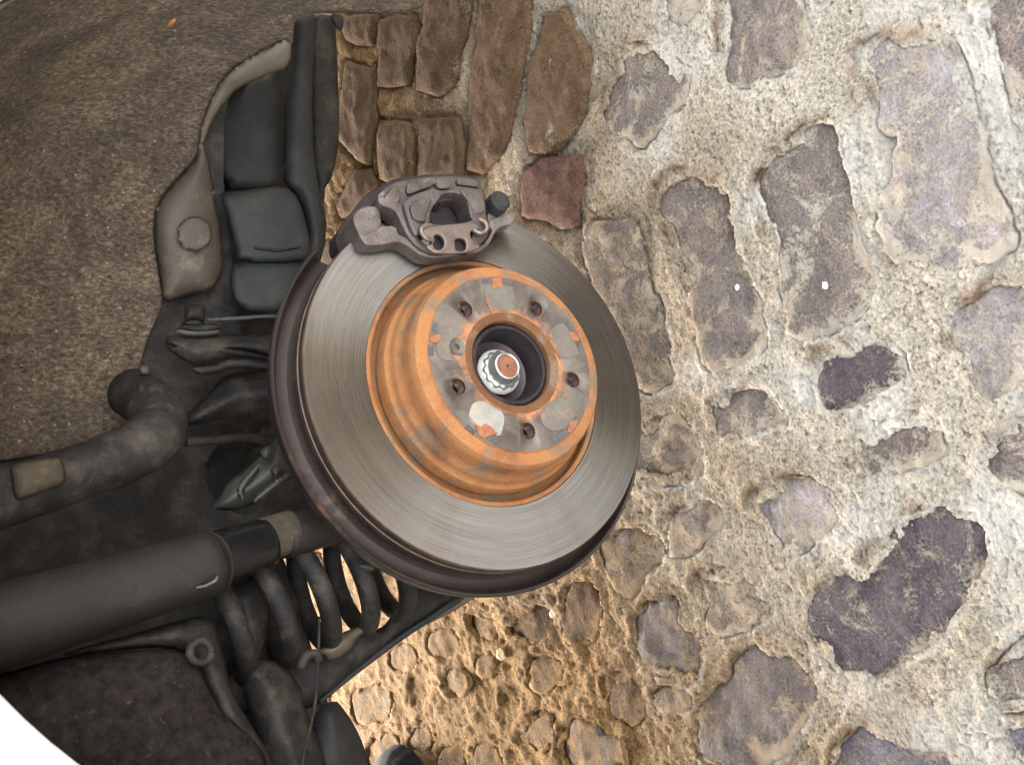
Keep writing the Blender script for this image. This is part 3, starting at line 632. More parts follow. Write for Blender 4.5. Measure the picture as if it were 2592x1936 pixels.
for q in ([(596, 345), (612, 380), (640, 440), (668, 462), (648, 482), (622, 440), (592, 375)], [(1096, 640), (1130, 690), (1170, 770), (1202, 838), (1198, 856), (1170, 810), (1120, 720), (1092, 665)],
          [(650, 205), (725, 205), (735, 262), (728, 290), (700, 272), (672, 295), (650, 268)], [(1262, 640), (1310, 640), (1345, 680), (1350, 712), (1320, 716), (1295, 700), (1270, 668)],
          [(465, 1318), (490, 1345), (520, 1400), (530, 1450), (580, 1490), (650, 1460), (700, 1455), (640, 1400), (600, 1370), (560, 1400), (510, 1370)], [(150, 668), (230, 662), (245, 700), (215, 735), (155, 715)],
          [(1290, 1350), (1335, 1345), (1322, 1385), (1290, 1440), (1255, 1445), (1262, 1400)]):
    q2 = resample(np.array(q, float), 9.); q2 = q2+RNG.normal(0, 2.6, q2.shape)
    sub('rust_streak', thin('rust_streak', Z2([tuple(p) for p in q2]), .0009, .0013, RUST_B, 1), disc)
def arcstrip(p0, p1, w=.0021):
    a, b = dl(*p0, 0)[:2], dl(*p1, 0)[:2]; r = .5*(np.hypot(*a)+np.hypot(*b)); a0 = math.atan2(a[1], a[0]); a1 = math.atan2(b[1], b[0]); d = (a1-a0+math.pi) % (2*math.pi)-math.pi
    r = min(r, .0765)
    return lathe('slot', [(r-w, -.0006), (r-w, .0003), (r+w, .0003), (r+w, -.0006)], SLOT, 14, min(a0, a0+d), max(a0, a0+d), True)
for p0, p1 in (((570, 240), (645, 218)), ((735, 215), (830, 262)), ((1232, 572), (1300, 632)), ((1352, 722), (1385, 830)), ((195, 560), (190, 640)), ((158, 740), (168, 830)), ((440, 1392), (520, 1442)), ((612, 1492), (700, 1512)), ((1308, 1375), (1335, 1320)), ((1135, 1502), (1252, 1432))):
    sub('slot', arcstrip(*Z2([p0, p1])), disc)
# --- hub
hub = part('hub', lathe('hub', [(0, -.030), (.024, -.030), (.0285, -.028), (.0295, -.020), (.0325, -.006), (.0350, -.0058), (.0370, -.0072), (.0370, -.014), (.0800, -.014), (.0800, -.040), (0, -.040)], HUBIN, 120), DM, label='dark hub bore with silver axle nut')
prof = [(0, -.0124), (.0046, -.0124)]
for i in range(6): z = -.0118+i*.0021; prof += [(.0050, z+.0004), (.0062, z+.0010), (.0062, z+.0014), (.0050, z+.0020)]
bh = lathe('bolt_hole', prof+[(.0071, .0002), (.0075, -.0003), (.0074, -.011), (0, -.0112)], BOLT, 40)
for x, y in BOLTS: part('bolt_hole', bh, DM@Matrix.Translation(Vector((x, y, -.0011))), hub)
scr = lathe('locating_screw', [(0, -.0040), (.0020, -.0040), (.0025, -.0012), (.0052, -.0008), (.0070, .0000), (.0073, -.0006), (.0073, -.006), (0, -.006)], simple('screw_head', (.085, .075, .065), (.14, .12, .105), 90, .5, .5), 36)
part('locating_screw', scr, DM@Matrix.Translation(Vector((SCREW[0], SCREW[1], -.0002))), disc)
nut_prof = []
def nut():
    v = []; f = []; seg = 144; Z = [(.0172, -.0235, 1), (.0172, -.0205, 1), (.0150, -.0198, .5), (.0126, -.0170, 0), (.0122, -.0105, 0), (.0117, -.0092, 0), (.0104, -.0088, 0), (.0100, -.0105, 0)]
    for i in range(seg):
        a = 2*math.pi*i/seg; k = math.cos(12*a)*.0007
        for r, z, s in Z: v.append(((r+k*s)*math.cos(a), (r+k*s)*math.sin(a), z))
    n = len(Z)
    for i in range(seg):
        j = (i+1) % seg
        for q in range(n-1): f.append((i*n+q, j*n+q, j*n+q+1, i*n+q+1))
    me = mesh('axle_nut', v, f, NUT); orient(me); return me
nut_o = sub('axle_nut', nut(), hub, 'silver twelve-point axle nut with crimped collar')
sub('washer', lathe('washer', [(.0127, -.0199), (.0162, -.0204), (.0200, -.0242), (.0205, -.026), (.012, -.026)], NUT_W, 80, close=True), hub)
sub('axle_stub', lathe('axle_stub', [(0, -.0125), (.0011, -.0125), (.0013, -.0098), (.0080, -.0096), (.0097, -.0099), (.0102, -.0108), (.0102, -.02), (0, -.02)], RUST_N, 60), hub)
# --- backing plate
a_c = [math.atan2(dl(x, y, .07)[1], dl(x, y, .07)[0]) for x, y in ((815, 640), (1500, 640))]
am = math.atan2(dl(1150, 560, .07)[1], dl(1150, 560, .07)[0])
def span(a0, a1, mid):      # arc from a0 to a1 that avoids mid
    d = (a1-a0) % (2*math.pi); dm_ = (mid-a0) % (2*math.pi)
    return (a0, a0+d) if not dm_ < d else (a1, a1+(2*math.pi-d))
s0, s1 = span(a_c[0], a_c[1], am)
shield = lathe('backing_plate', [(.120, -.0840), (.1500, -.0830), (.1640, -.0800), (.1700, -.0790), (.1740, -.0815), (.1775, -.0840), (.1800, -.0815), (.1815, -.0745), (.1828, -.0705), (.1848, -.0698), (.1858, -.0712), (.1850, -.0760), (.1840, -.0860), (.1780, -.0880), (.120, -.0870)], SHIELD, 260, s0, s1, True)
shield_o = part('backing_plate', shield, DM, label='dark brown sheet steel backing plate with rolled rim')

# --- caliper
Z1 = lambda pts: zz(820, 400, .2441, pts)
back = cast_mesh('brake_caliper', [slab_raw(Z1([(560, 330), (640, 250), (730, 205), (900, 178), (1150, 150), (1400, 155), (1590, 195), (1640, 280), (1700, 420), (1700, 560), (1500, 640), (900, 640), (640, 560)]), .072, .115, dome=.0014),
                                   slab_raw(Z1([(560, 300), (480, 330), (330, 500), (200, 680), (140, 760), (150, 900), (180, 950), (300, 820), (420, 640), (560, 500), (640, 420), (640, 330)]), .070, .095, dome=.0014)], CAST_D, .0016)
cal = part('brake_caliper', back, DM, label='cast iron brake caliper bridging the disc')
bridge = [slab_raw(Z1([(560, 400), (590, 350), (660, 290), (760, 235), (1000, 195), (1250, 180), (1420, 185), (1580, 205), (1640, 290), (1655, 330), (1670, 420), (1400, 430), (1100, 440), (850, 480), (700, 500), (640, 505), (590, 470)]), .022, .076, dome=.0014),
          slab_raw(Z1([(830, 460), (900, 395), (1000, 350), (1150, 295), (1180, 325), (1330, 325), (1385, 278), (1500, 295), (1650, 318), (1682, 430), (1690, 600), (1722, 690), (1710, 760), (1660, 800), (1600, 780), (1560, 720), (1100, 720), (1010, 760), (970, 800), (930, 760), (880, 640), (850, 540)]), .010, .034, [Z1([(1190, 425), (1120, 520), (1095, 610), (1108, 700), (1560, 655), (1512, 590), (1500, 470), (1425, 370), (1330, 350), (1230, 370)])], dome=.0014),
          slab_raw(Z1([(560, 400), (640, 400), (760, 450), (850, 500), (900, 640), (960, 780), (1040, 880), (1130, 940), (1240, 950), (1250, 990), (1120, 985), (1000, 930), (900, 840), (830, 720), (780, 600), (740, 530), (660, 500), (590, 480)]), .016, .040, dome=.0014),
          slab_raw(Z1([(1540, 600), (1680, 580), (1722, 690), (1712, 800), (1660, 860), (1610, 900), (1500, 960), (1480, 900), (1540, 830), (1560, 740)]), .012, .038, dome=.0014)]
bridge += [slab_raw(Z1(q), t, .03, dome=.0008) for q, t in (([(640, 400), (680, 330), (765, 262), (790, 340), (800, 440), (700, 470), (650, 450)], .0165), ([(870, 245), (1000, 215), (1135, 200), (1150, 285), (1000, 330), (890, 375), (860, 340)], .0170), ([(1385, 192), (1590, 215), (1640, 300), (1520, 285), (1390, 272)], .0165), ([(1165, 212), (1310, 200), (1318, 310), (1180, 315)], .0145),
          ([(900, 470), (1060, 400), (1120, 420), (1100, 480), (1050, 600), (1060, 660), (940, 640), (910, 560)], .0070), ([(1390, 300), (1640, 335), (1665, 430), (1680, 560), (1560, 575), (1530, 470), (1450, 380)], .0075))]
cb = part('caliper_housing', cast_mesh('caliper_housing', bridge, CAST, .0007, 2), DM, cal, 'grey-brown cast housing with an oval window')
part('piston', solid('piston', [slab_raw(Z1([(1080, 380), (1540, 340), (1600, 700), (1060, 720)]), .0365, .040)], CAST_D), DM, cal)
for (x, y), r in (((1168, 478), .0052),):
    c = dl(*Z1([(x, y)])[0], .030); part('bolt_head', lathe('bolt_head', [(0, -.002), (r*.55, -.002), (r*.6, .001), (r*.9, .0015), (r, .000), (r, -.012), (0, -.012)], RUBBER, 24), DM@Matrix.Translation(Vector(c)), cal)
carrier = [slab_raw(Z1([(345, 745), (400, 850), (450, 905), (620, 893), (770, 855), (860, 895), (960, 970), (1050, 1020), (1160, 1035), (1400, 1005), (1560, 985), (1650, 950), (1730, 880), (1780, 760), (1850, 700), (1960, 680), (1990, 620), (1985, 560), (1860, 568), (1800, 612), (1715, 640), (1725, 720), (1760, 735), (1700, 840), (1640, 905), (1500, 945), (1200, 975), (1080, 965), (960, 905), (850, 815), (770, 785), (755, 700), (600, 695), (530, 755), (430, 800), (390, 790)]), .020, .037, dome=.001),
           slab_raw(Z1([(300, 600), (350, 540), (430, 488), (560, 490), (590, 560), (605, 650), (600, 700), (530, 760), (430, 830), (370, 780), (330, 700)]), .024, .070, dome=.0014),
           slab_raw(Z1([(1700, 560), (1790, 550), (1800, 640), (1720, 700), (1705, 640)]), .022, .050, dome=.001)]
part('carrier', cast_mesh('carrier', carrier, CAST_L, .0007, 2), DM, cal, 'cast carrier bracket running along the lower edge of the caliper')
clip = slab_raw(Z1([(1010, 735), (1060, 705), (1120, 702), (1350, 682), (1550, 662), (1600, 690), (1625, 735), (1530, 742), (1520, 800), (1550, 860), (1640, 910), (1560, 955), (1400, 985), (1180, 985), (1110, 950), (1060, 900), (1130, 890), (1135, 820), (1075, 830), (1020, 790)]), .0065, .0105, [Z1([(1140, 800), (1200, 782), (1250, 830), (1258, 910), (1200, 955), (1140, 930)]), Z1([(1358, 840), (1430, 822), (1482, 850), (1482, 960), (1372, 965), (1362, 900)])], dome=.001)
part('spring_clip', cast_mesh('spring_clip', [clip], CLIP, .0007, 2), DM, cal, 'steel anti-rattle spring with two square windows')
def dtube(name, pts, t, r, m, k=10): return tube(name, spline([dl(*p, t_) for p, t_ in zip(Z1(pts), t)], k), r, m, 14)
part('spring_wire', dtube('spring_wire', [(1130, 850), (1070, 840), (1020, 790), (1010, 740), (1050, 705), (1120, 700)], [.010, .008, .007, .006, .007, .009], .0022, CLIP), DM, cal)
part('spring_wire', dtube('spring_wire', [(1540, 740), (1600, 775), (1660, 770), (1690, 730), (1670, 670), (1610, 640)], [.010, .008, .007, .006, .007, .010], .0022, CLIP), DM, cal)
part('pad_tab', solid('pad_tab', [slab_raw(Z1([(1120, 780), (1270, 770), (1280, 970), (1130, 960)]), .016, .022, k=0), slab_raw(Z1([(1350, 810), (1500, 810), (1500, 980), (1350, 980)]), .016, .022, k=0)], RUBBER), DM, cal)
gp = dl(*Z1([(1810, 465)])[0], .015)
part('guide_pin_boot', lathe('guide_pin_boot', [(0, .008), (.0070, .0075), (.0098, .004), (.0105, -.004), (.0098, -.008), (.0108, -.010), (.0108, -.018), (.009, -.022), (.009, -.05), (0, -.05)], RUBBER, 40), DM@Matrix.Translation(Vector(gp)), cal, 'black rubber guide pin boot')
gp = dl(*Z1([(680, 600)])[0], .045)
part('guide_pin', lathe('guide_pin', [(0, .006), (.006, .006), (.007, .004), (.007, -.03), (0, -.03)], RUBBER, 30), DM@Matrix.Translation(Vector(gp)), cal)

# ------------------------------------------------------------------ wheel arch, body and suspension
ARCH = (.003, .515)
def RL(Y): return float(np.interp(Y, [-.30, -.27, -.255, -.235, -.20, -.15, -.08, .02, .06, .09, .12], [.02, .12, .20, .27, .322, .345, .350, .343, .334, .324, .322]))
def bowl_hit(x, y, off=0.):           # where the view line meets the wheel-arch surface
    r = rayw(x, y); s = .25
    def F(s):
        p = CAM+r*s; return math.hypot(p[0]-ARCH[0], max(p[2]-ARCH[1], 0.))-(RL(p[1])-off)
    prev = s
    while s < 1.7:
        p = CAM+r*s
        if p[1] < .118-.0*s and F(s) > 0: break
        prev = s; s += .02
    a, b = prev, s
    for _ in range(16):
        m_ = .5*(a+b)
        if F(m_) > 0: b = m_
        else: a = m_
    return CAM+r*b
def felt_fn(x, y, d):
    p = bowl_hit(x, y)
    if p[1] > .086:
        q = np.array([p[0]-ARCH[0], p[2]-ARCH[1]]); h_ = math.hypot(q[0], max(q[1], 0)); s_ = .331/max(h_, .331); p = np.array([ARCH[0]+q[0]*s_, .086, ARCH[1]+(q[1]*s_ if q[1] > 0 else q[1])]); return p
    k = fbm(np.array([p[0]*9+p[1]*4]), np.array([p[2]*9-p[1]*3]), 4, 5)[0]; k2 = fbm(np.array([p[0]*40]), np.array([p[2]*40+p[1]*30]), 3, 6)[0]
    r = rayw(x, y); return p-r*(.010*k+.003*k2+.006)
E1 = [(-420, -330), (1085, -330), (1085, 0), (1050, 28), (960, 38), (845, 33), (745, 36), (740, 130), (690, 140), (600, 170), (560, 220), (530, 270), (510, 330), (505, 400), (470, 430), (425, 480), (395, 520), (388, 600), (400, 680), (413, 765), (395, 810), (375, 850), (360, 900), (350, 940), (345, 990), (325, 1080), (200, 1125), (100, 1150), (0, 1165), (-420, 1240)]
part('arch_liner', patch('arch_liner', E1, felt_fn, FELT, 11, .004, 1), label='dusty brown felt wheel arch liner')
def bowl_fn(off, bulge=0., w=25., z=0.):
    def fn(x, y, d):
        p = bowl_hit(x, y); r = rayw(x, y); return p-r*(off+bulge*(1-math.exp(-d/w)))
    return fn
Z3 = lambda pts: zz(0, 0, .4237, pts)
cover = patch('liner_cover', [(508, 352), (528, 400), (540, 470), (556, 570), (566, 640), (562, 695), (535, 735), (470, 750), (413, 768), (405, 700), (388, 600), (395, 520), (425, 480), (470, 430), (500, 395)], bowl_fn(.012, .022, 22), PLASTIC, 9, .006)
cover_o = part('liner_cover', cover, label='smooth brown plastic corner of the liner with a round cap')
def disc_on(name, x, y, rpx, fn, m, th=.003):
    P = [(x+rpx*math.cos(a), y+rpx*math.sin(a)) for a in np.linspace(0, 2*math.pi, 28, endpoint=False)]
    return patch(name, P, fn, m, 6, th, 0)
part('round_cap', disc_on('round_cap', 493, 592, 44, bowl_fn(.0415, .0035, 4), PLASTIC), None, cover_o)
part('liner_lip', patch('liner_lip', [(737, 92), (735, 168), (680, 190), (602, 222), (566, 263), (535, 310), (512, 372), (502, 350), (524, 271), (562, 203), (602, 165), (670, 128)], bowl_fn(.014, .012, 14), TAN if False else simple('tan_liner_plastic', (.12, .10, .075), (.17, .145, .11), 14, .65), 7, .004), label='curled tan plastic lip of the liner')
part('frame_rail', patch('frame_rail', [(722, 170), (722, 449), (700, 482), (556, 482), (528, 318), (556, 250), (610, 205)], plane_fn(.285, .018, 14), BLUE, 12, .004), label='bulging blue-grey painted body rail')
part('filler_pipe', patch('filler_pipe', [(741, 40), (806, 30), (799, 85), (790, 254), (794, 381), (806, 466), (824, 572), (822, 640), (760, 720), (770, 650), (780, 593), (758, 500), (727, 474), (716, 449), (719, 297), (732, 186), (738, 60)], plane_fn(.235, .018, 14), BLUE, 8, .004), label='long blue-grey pipe running down beside the body rail')
part('side_strip', patch('side_strip', [(800, 34), (848, 44), (852, 130), (862, 340), (844, 445), (816, 487), (830, 595), (800, 700), (760, 760), (770, 650), (816, 560), (803, 466), (790, 381), (786, 254), (795, 85)], plane_fn(.262, .006, 12), BLACKM, 9, .004), label='dark strip of underbody beside the long pipe')
part('splash_edge', patch('splash_edge', [(836, 30), (870, 44), (868, 80), (846, 62)], plane_fn(.24, 0), BLACKM, 9, .003))
bs = part('bump_stop', patch('bump_stop', [(556, 490), (570, 486), (640, 478), (722, 470), (760, 508), (782, 593), (790, 640), (775, 668), (600, 668), (592, 620), (578, 560)], plane_fn(.200, .012, 8), BLUE, 10, .004), label='upper block of the bluish rubber bump stop')
part('lower_block', patch('lower_block', [(596, 664), (700, 660), (775, 660), (772, 720), (720, 792), (632, 795), (592, 765), (580, 720), (584, 680)], plane_fn(.202, .010, 8), BLUE, 10, .004), None, bs)
part('groove_line', patch('groove_line', [(645, 623), (700, 630), (758, 622), (758, 627), (700, 636), (645, 628)], plane_fn(.1855, 0), RUBBER, 8, .002, 0), None, bs)
part('inner_panel', patch('inner_panel', [(-500, 900), (330, 900), (560, 440), (790, 400), (800, 640), (780, 760), (780, 900), (715, 1040), (660, 1130), (560, 1290), (560, 2100), (-500, 2200)], plane_fn(.36, 0), BLACKM, 40, .004), label='grimy black inner body panel behind the suspension')
part('subframe', patch('subframe', [(540, 1300), (620, 1150), (700, 1020), (900, 980), (900, 1330), (760, 1300), (640, 1345), (560, 1350)], plane_fn(.34, .01, 30), BLACKM, 24, .01), label='black subframe closing the view behind the hub')
part('rail_back', patch('rail_back', [(520, 290), (590, 180), (745, 60), (770, 300), (770, 520), (600, 530), (540, 500)], plane_fn(.33, .006, 30), BLACKM, 24, .006))
# upper link with its bolt and washers
part('link_bolt', patch('link_bolt', [(466, 775), (478, 770), (512, 770), (520, 778), (520, 812), (466, 812)], plane_fn(.165, .012, 9), BLACKM, 5, .01, 0), label='hexagonal bolt head on the upper link')
for k, (y0, w0, h0, x0) in enumerate(((812, 42, 11, 503), (826, 50, 13, 505), (838, 58, 14, 500))):
    P = [(x0+w0*math.cos(a), y0+h0*math.sin(a)) for a in np.linspace(0, 2*math.pi, 26, endpoint=False)]
    part('washer', patch('washer', P, plane_fn(.176+.004*k, .004, 6), GREYM if k != 1 else BLACKM, 7, .004, 0))
def xpart(name, px, t, bulge, w, m, step=9, th=.006, lab=None, parent=None, holes=()):
    return part(name, patch(name, px, plane_fn(t, bulge, w), m, step, th, 1, holes), None, parent, lab)
xpart('upper_link', [(418, 853), (450, 846), (550, 847), (640, 846), (720, 850), (740, 930), (690, 912), (620, 902), (570, 905), (530, 918), (500, 925), (470, 915), (440, 898), (420, 875)], .195, .022, 22, BLACKM, 7, .006, 'pressed steel upper link with slots', None, [[(424, 873), (430, 871), (482, 878), (480, 884), (428, 881)], [(556, 880), (600, 878), (690, 900), (692, 912), (640, 900), (575, 888)]])
xpart('link_rib', [(520, 806), (600, 800), (720, 794), (720, 803), (600, 809), (520, 812)], .170, .002, 5, GREYM, 6, .003)
xpart('lower_link', [(480, 925), (530, 922), (570, 906), (640, 904), (720, 920), (760, 960), (640, 935), (580, 932), (560, 945), (510, 950), (490, 942)], .20, .012, 12, BLACKM, 7)
xpart('small_bracket', [(352, 922), (378, 922), (381, 945), (362, 950), (350, 940)], .16, .004, 8, GREYM, 5, .004)
xpart('diagonal_strap', [(352, 962), (372, 975), (425, 1012), (432, 1022), (422, 1034), (395, 1024), (340, 1000)], .15, .006, 9, BLACKM, 6, .004, 'flat strap reaching from the liner to the big hose')
xpart('knuckle', [(466, 1062), (480, 1040), (540, 985), (565, 950), (640, 936), (760, 930), (790, 1060), (640, 1055), (560, 1060), (500, 1075), (470, 1078)], .23, .055, 60, BLACKM, 10, .006, 'domed rear knuckle half hidden behind the backing plate')
cv = []
def lump(px, t, bulge, w, m=GREYM, step=6): return patch('x', px, plane_fn(t, bulge, w), m, step, .012)
jt = xpart('wheel_carrier', [(538, 1282), (552, 1262), (576, 1218), (620, 1190), (661, 1150), (690, 1116), (716, 1095), (752, 1180), (766, 1200), (735, 1222), (695, 1243), (640, 1278), (600, 1290), (560, 1292)], .17, .030, 30, GREYM, 7, .01, 'lumpy grey aluminium arm end below the hub')
xpart('clamp_lug', [(596, 1230), (650, 1172), (662, 1180), (615, 1240), (620, 1262), (608, 1262)], .146, .008, 9, GREYM, 5, .006, None, jt)
xpart('clamp_lug', [(655, 1150), (668, 1128), (688, 1126), (690, 1148), (672, 1168)], .142, .010, 9, GREYM, 5, .006, None, jt)
xpart('cable', [(640, 1262), (690, 1218), (740, 1188), (748, 1198), (700, 1232), (650, 1272)], .138, .006, 7, GREYM, 5, .006, None, jt)
xpart('cable_clip', [(682, 1190), (700, 1172), (716, 1186), (700, 1210), (690, 1204)], .136, .006, 7, BLACKM, 5, .006, None, jt)
# tubes: paths given by picture point and depth, real radii
def ppath(pts): return spline([at(x, y, t) for x, y, t in pts], 10)
hose = part('brake_hose', tube('brake_hose', ppath([(470, 1120, .24), (560, 1112, .25), (640, 1108, .26), (700, 1140, .27), (735, 1180, .28)]), .0045, BLACKM, 14), label='thin black rod behind the big hose')
bh_ = part('filler_hose', tube('filler_hose', ppath([(-150, 1310, .115), (0, 1262, .12), (150, 1213, .13), (270, 1170, .14), (350, 1135, .145), (400, 1085, .15), (385, 1030, .165), (330, 990, .20)]), [.0215]*30+[.0225]*10+[.0235]*10+[.023]*10+[.022]*10+[.020], BLACKM, 40), label='thick dusty hose bending behind the liner')
xpart('hose_sleeve', [(22, 1180), (60, 1168), (140, 1156), (160, 1164), (170, 1224), (120, 1242), (50, 1268), (36, 1260), (28, 1210)], .090, .012, 14, DUSTY, 7, .004, 'square ochre dusty sleeve on the thick hose', bh_)
def axis_tube(name, stations, m, lab=None, parent=None, seg=48, round_end=.0):
    P = []; Rr = []
    for (x0, y0, x1, y1, t) in stations:                 # upper and lower outline points at one station, depth of the axis
        a, b = at(x0, y0, t), at(x1, y1, t); P.append((a+b)/2); Rr.append(np.linalg.norm(a-b)/2*.985)
    P = np.array(P); k = 12; Pn = []; Rn = []
    for i in range(len(P)-1):
        for s in np.linspace(0, 1, k, endpoint=False): Pn.append(P[i]*(1-s)+P[i+1]*s); Rn.append(Rr[i]*(1-s)+Rr[i+1]*s)
    Pn.append(P[-1]); Rn.append(Rr[-1]); return part(name, tube(name, Pn, np.array(Rn), m, seg), None, parent, lab)
shock = axis_tube('shock_absorber', [(-120, 1500, -60, 1728, .080), (200, 1424, 262, 1610, .105), (508, 1346, 552, 1508, .130)], TUBE, 'dusty grey shock absorber with pale scrape near its end')
axis_tube('damper_body', [(500, 1352, 548, 1498, .134), (660, 1312, 690, 1432, .146)], ROD, 'glossy black inner tube of the shock absorber', shock)
axis_tube('clamp_band', [(652, 1312, 676, 1420, .146), (728, 1290, 752, 1398, .151)], DUSTY, None, shock)
axis_tube('lower_tube', [(700, 1303, 726, 1414, .150), (880, 1255, 905, 1362, .165)], TUBE, None, shock)
axis_tube('end_collar', [(505, 1345, 549, 1510, .1295), (512, 1344, 553, 1508, .1305)], TUBE, None, shock)
xpart('paint_scrape', [(492, 1487), (505, 1481), (518, 1480), (530, 1473), (544, 1466), (551, 1452), (554, 1466), (546, 1474), (532, 1480), (520, 1486), (506, 1489)], .0995, 0, 5, DUSTY2, 5, .0006, 'pale scrape on the shock absorber', shock)
# coil spring: a true helix about its own axis behind the shock absorber
def coil():
    p0 = at(560, 1560, .215); p1 = at(1010, 1392, .215); ax = p1-p0; L = np.linalg.norm(ax); ax /= L
    v = CAM-p0; v = v-(v@ax)*ax; v /= np.linalg.norm(v); wv = np.cross(ax, v); pitch = L/4.62; Rr = .056; turns = 4.9
    a = np.linspace(-.15*2*math.pi, turns*2*math.pi, 260); s = a/(2*math.pi)*pitch-.010
    P = p0+np.outer(s, ax)+Rr*(np.outer(np.sin(a+.75), v)+np.outer(-np.cos(a+.75), wv)*1.0); return tube('coil_spring', P, .0088, BLACKM, 18)
part('coil_spring', coil(), label='dark coil spring with ground showing between its turns')
xpart('spring_seat', [(556, 1500), (600, 1470), (655, 1462), (690, 1540), (668, 1660), (640, 1690), (612, 1690), (590, 1600)], .20, .03, 30, BLACKM, 10, .01, 'dark spring seat at the upper end of the coil')
# lower arm and its flanges
xpart('lower_arm', [(900, 1590), (935, 1560), (960, 1600), (985, 1565), (1020, 1520), (1010, 1490), (1060, 1470), (1180, 1500), (1120, 1545), (1040, 1595), (960, 1652), (880, 1716), (812, 1778), (780, 1792), (690, 1812), (560, 1800), (560, 1700), (700, 1660), (820, 1655)], .24, .012, 16, BLACKM, 10, .02, 'long dark lower control arm crossing above the cobbles')
xpart('arm_flange', [(1190, 1508), (1100, 1566), (1020, 1618), (890, 1716), (814, 1780), (808, 1772), (880, 1708), (1000, 1610), (1090, 1552), (1150, 1512)], .232, .004, 5, BLUE, 6, .004, 'thin bluish edge of the lower arm')
xpart('arm_link', [(1065, 1574), (1110, 1535), (1158, 1500), (1212, 1500), (1200, 1514), (1152, 1545), (1110, 1566), (1077, 1582)], .262, .008, 9, TAN, 7, .006, 'pale tan strap under the lower arm')
xpart('heat_tab', [(834, 1674), (818, 1660), (800, 1650), (838, 1618), (880, 1592), (944, 1580), (938, 1592), (905, 1612), (892, 1640), (868, 1658)], .205, .014, 16, TAN, 7, .004, 'tan sheet metal tab catching light beside the coil spring')
xpart('shield_tab', [(900, 1432), (930, 1420), (952, 1432), (940, 1448)], .12, .003, 6, GREYM, 5, .004)
# undertray and members at the lower left
def dark_fn(t, sx=0.): return plane_fn(t, .03, 60)
xpart('undertray', [(-300, 1740), (0, 1706), (160, 1660), (300, 1648), (430, 1640), (500, 1672), (530, 1740), (560, 1800), (620, 1850), (660, 1890), (690, 1960), (700, 2080), (-300, 2080)], .13, .030, 70, simple('purple_brown_felt', (.016, .0125, .0125), (.040, .031, .030), 120, .95, 0, 330, .003, (.10, .09, .07), 160, .60, .72, .1), 16, .006, 'dark purplish felt undertray panel')
xpart('tray_ridge', [(160, 1650), (330, 1606), (480, 1560), (540, 1560), (560, 1640), (590, 1760), (640, 1840), (700, 1936), (700, 2060), (660, 2060), (640, 1900), (560, 1830), (520, 1740), (480, 1660), (430, 1636), (300, 1644), (170, 1662)], .150, .016, 16, BLACKM, 10, .006)
part('tray_bolt', tube('tray_bolt', spline([at(508+27*math.cos(a), 1650+27*math.sin(a), .118) for a in np.linspace(0, 2*math.pi, 13)], 4), .0035, BLACKM, 10), label='round bolt boss on the undertray')
xpart('subframe_member', [(600, 1690), (680, 1660), (760, 1720), (770, 1800), (820, 1900), (850, 2080), (700, 2080), (660, 1900)], .19, .03, 40, BLACKM, 12, .01, 'dark subframe member below the coil spring')
part('brake_line', tube('brake_line', ppath([(808, 1560, .175), (806, 1660, .17), (800, 1760, .165), (786, 1840, .16), (770, 1900, .158), (760, 1990, .155)]), .0012, BLACKM, 8), label='thin wire hanging down past the coil spring')
part('loop_wire', tube('loop_wire', ppath([(760, 1690, .17), (775, 1660, .168), (800, 1655, .168), (806, 1670, .17)]), .004, BLACKM, 10))
xpart('rubber_edge', [(800, 1790), (850, 1770), (866, 1788), (899, 1835), (924, 1894), (938, 1960), (945, 2080), (780, 2080), (780, 1900)], .215, .022, 26, RUBBER, 10, .01, 'rounded black rubber edge above the cobbles')

# outer body: fender with the arch cut out, floor, roof deck and far side
def fender():
    a = np.linspace(0, math.pi, 64); R0 = .3215; arc = np.c_[ARCH[0]+R0*np.cos(a), ARCH[1]+R0*np.sin(a)]
    V = []; F = []; rows = []
    prof = [(0., .092), (.0015, .098), (.006, .101), (.020, .100), (.045, .094)]   # rolled lip, then the outer skin
    lower = [(R0, .40), (R0, .34)]
    path = [(ARCH[0]+R0, .475)]+[tuple(p) for p in arc]+[(ARCH[0]-R0, .36)]
    path = np.array(path); nrm = np.zeros_like(path); nrm[1:-1] = (path[1:-1]-np.array(ARCH)); nrm[0] = (1, 0); nrm[-1] = (-1, 0); nrm /= np.linalg.norm(nrm, axis=1)[:, None]
    for off, Y in [(.004, .070)]+prof: rows.append(np.c_[path[:, 0]+nrm[:, 0]*off, np.full(len(path), Y), path[:, 1]+nrm[:, 1]*off])
    out = []
    for p, n_ in zip(path, nrm):                     # carry each ray out to the rectangle of the side of the car
        s = 9.
        for k_, lim in ((0, 1.15 if n_[0] > 0 else -.95), (1, 1.05 if n_[1] > 1e-6 else None)):
            if lim is not None and abs(n_[k_]) > 1e-6: s = min(s, (lim-p[k_])/n_[k_])
        q = p+n_*s; out.append((q[0], .085 if q[1] < .9 else .05, q[1]))
    rows.append(np.array(out)); n = len(path); V = np.vstack(rows); F = []
    for r in range(len(rows)-1):
        for i in range(n-1): F.append((r*n+i, r*n+i+1, (r+1)*n+i+1, (r+1)*n+i))
    me = mesh('fender', V, F, PAINT); orient(me); return finish(me, [('SOLIDIFY', dict(thickness=.0012, offset=0))], PAINT)
part('fender', fender(), label='white painted fender around the wheel arch')
def box_raw(x0, x1, y0, y1, z0, z1):
    V = [(x, y, z) for x in (x0, x1) for y in (y0, y1) for z in (z0, z1)]
    return V, [(0, 1, 3, 2), (4, 6, 7, 5), (0, 4, 5, 1), (2, 3, 7, 6), (0, 2, 6, 4), (1, 5, 7, 3)]
def boxes(name, bs, m, bev=.004): return solid(name, [box_raw(*b) for b in bs], m, bev)
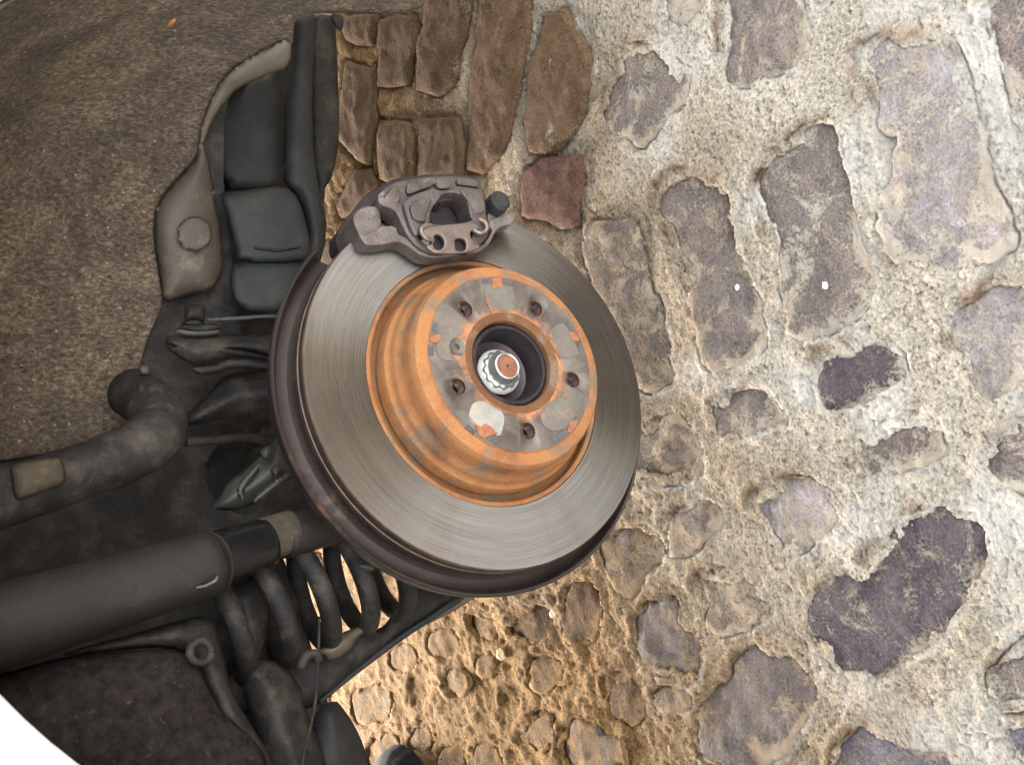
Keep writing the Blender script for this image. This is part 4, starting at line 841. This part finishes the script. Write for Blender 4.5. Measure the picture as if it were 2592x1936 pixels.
part('floor_pan', boxes('floor_pan', [(-1.7, 3.2, -1.70, -.40, .50, .53), (.62, 3.2, -.40, .08, .30, .34), (-1.7, -.42, -.40, .08, .44, .47), (-.40, .38, -.40, -.385, .50, 1.02)], BLACKM), label='black floor pan of the car')
part('body_shell', boxes('body_shell', [(-1.7, 3.2, -1.70, .05, 1.05, 1.08), (-.60, 2.2, -1.45, -.15, 1.40, 1.43), (-.30, 3.2, -1.72, -1.69, .30, 1.06), (-1.7, -.302, -1.72, -1.69, .165, 1.06), (-1.73, -1.70, -1.70, .05, .44, 1.06), (-1.7, -.96, .05, .08, .44, 1.05), (1.16, 3.2, .05, .09, .30, 1.05), (3.2, 3.23, -1.7, .05, .3, 1.06)], PAINT), label='white body shell of the car')  # far-side skirt, out of view, lowered to keep sun off the ground
part('side_glass', boxes('side_glass', [(-.62, 2.2, -.16, -.15, 1.08, 1.40), (-.62, 2.2, -1.45, -1.44, 1.08, 1.40)], simple('dark_glass', (.01, .012, .014), (.015, .018, .02), 3, .05), .001))
# wheelhouse skin just outside the liner keeps daylight out
def wheelhouse():
    V = []; F = []; ys = np.linspace(.085, -.30, 24); a = np.linspace(0, math.pi, 40); n = len(a)+2
    for Y in ys:
        R_ = RL(Y)+.020
        zb = .36 if Y > -.04 else .50
        V.append((ARCH[0]+R_, Y, zb)); V += [(ARCH[0]+R_*math.cos(t), Y, ARCH[1]+R_*math.sin(t)) for t in a]; V.append((ARCH[0]-R_, Y, max(zb, .47)))
    for i in range(len(ys)-1):
        for j in range(n-1): F.append((i*n+j, i*n+j+1, (i+1)*n+j+1, (i+1)*n+j))
    return mesh('wheelhouse', V, F, BLACKM)
part('wheelhouse', wheelhouse(), label='black wheelhouse sheet behind the liner')

# ------------------------------------------------------------------ loose things
lf = patch('dry_leaf', [(424, 66), (432, 54), (442, 48), (447, 50), (444, 58), (434, 68), (426, 70)], bowl_fn(.030, .002, 4), LEAF, 4, .0006)
tag(put('dry_leaf', lf), 'tiny orange leaf scrap stuck on the felt liner near the top', 'leaf')
def cloth():
    c = gnd(1035, 1995); c2 = np.array([c[0], c[1]]); nr, na = 14, 60; V = []; F = []
    for i in range(nr+1):
        r = i/nr
        for j in range(na):
            a = 2*math.pi*j/na; k = 1+.04*float(vnoise(np.array([math.cos(a)*6+3]), np.array([math.sin(a)*6]), 3)[0])
            V.append((c2[0]+.085*k*r*math.cos(a), c2[1]+.115*k*r*math.sin(a), .055*math.sqrt(max(0, 1-r**2.4))+.002))
    for i in range(nr):
        for j in range(na): j2 = (j+1) % na; F.append((i*na+j, (i+1)*na+j, (i+1)*na+j2, i*na+j2))
    return mesh('cloth', V, F, CLOTH)
tag(put('cloth', cloth()), 'black fuzzy cloth bundle lying on the cobbles at the bottom edge', 'cloth')
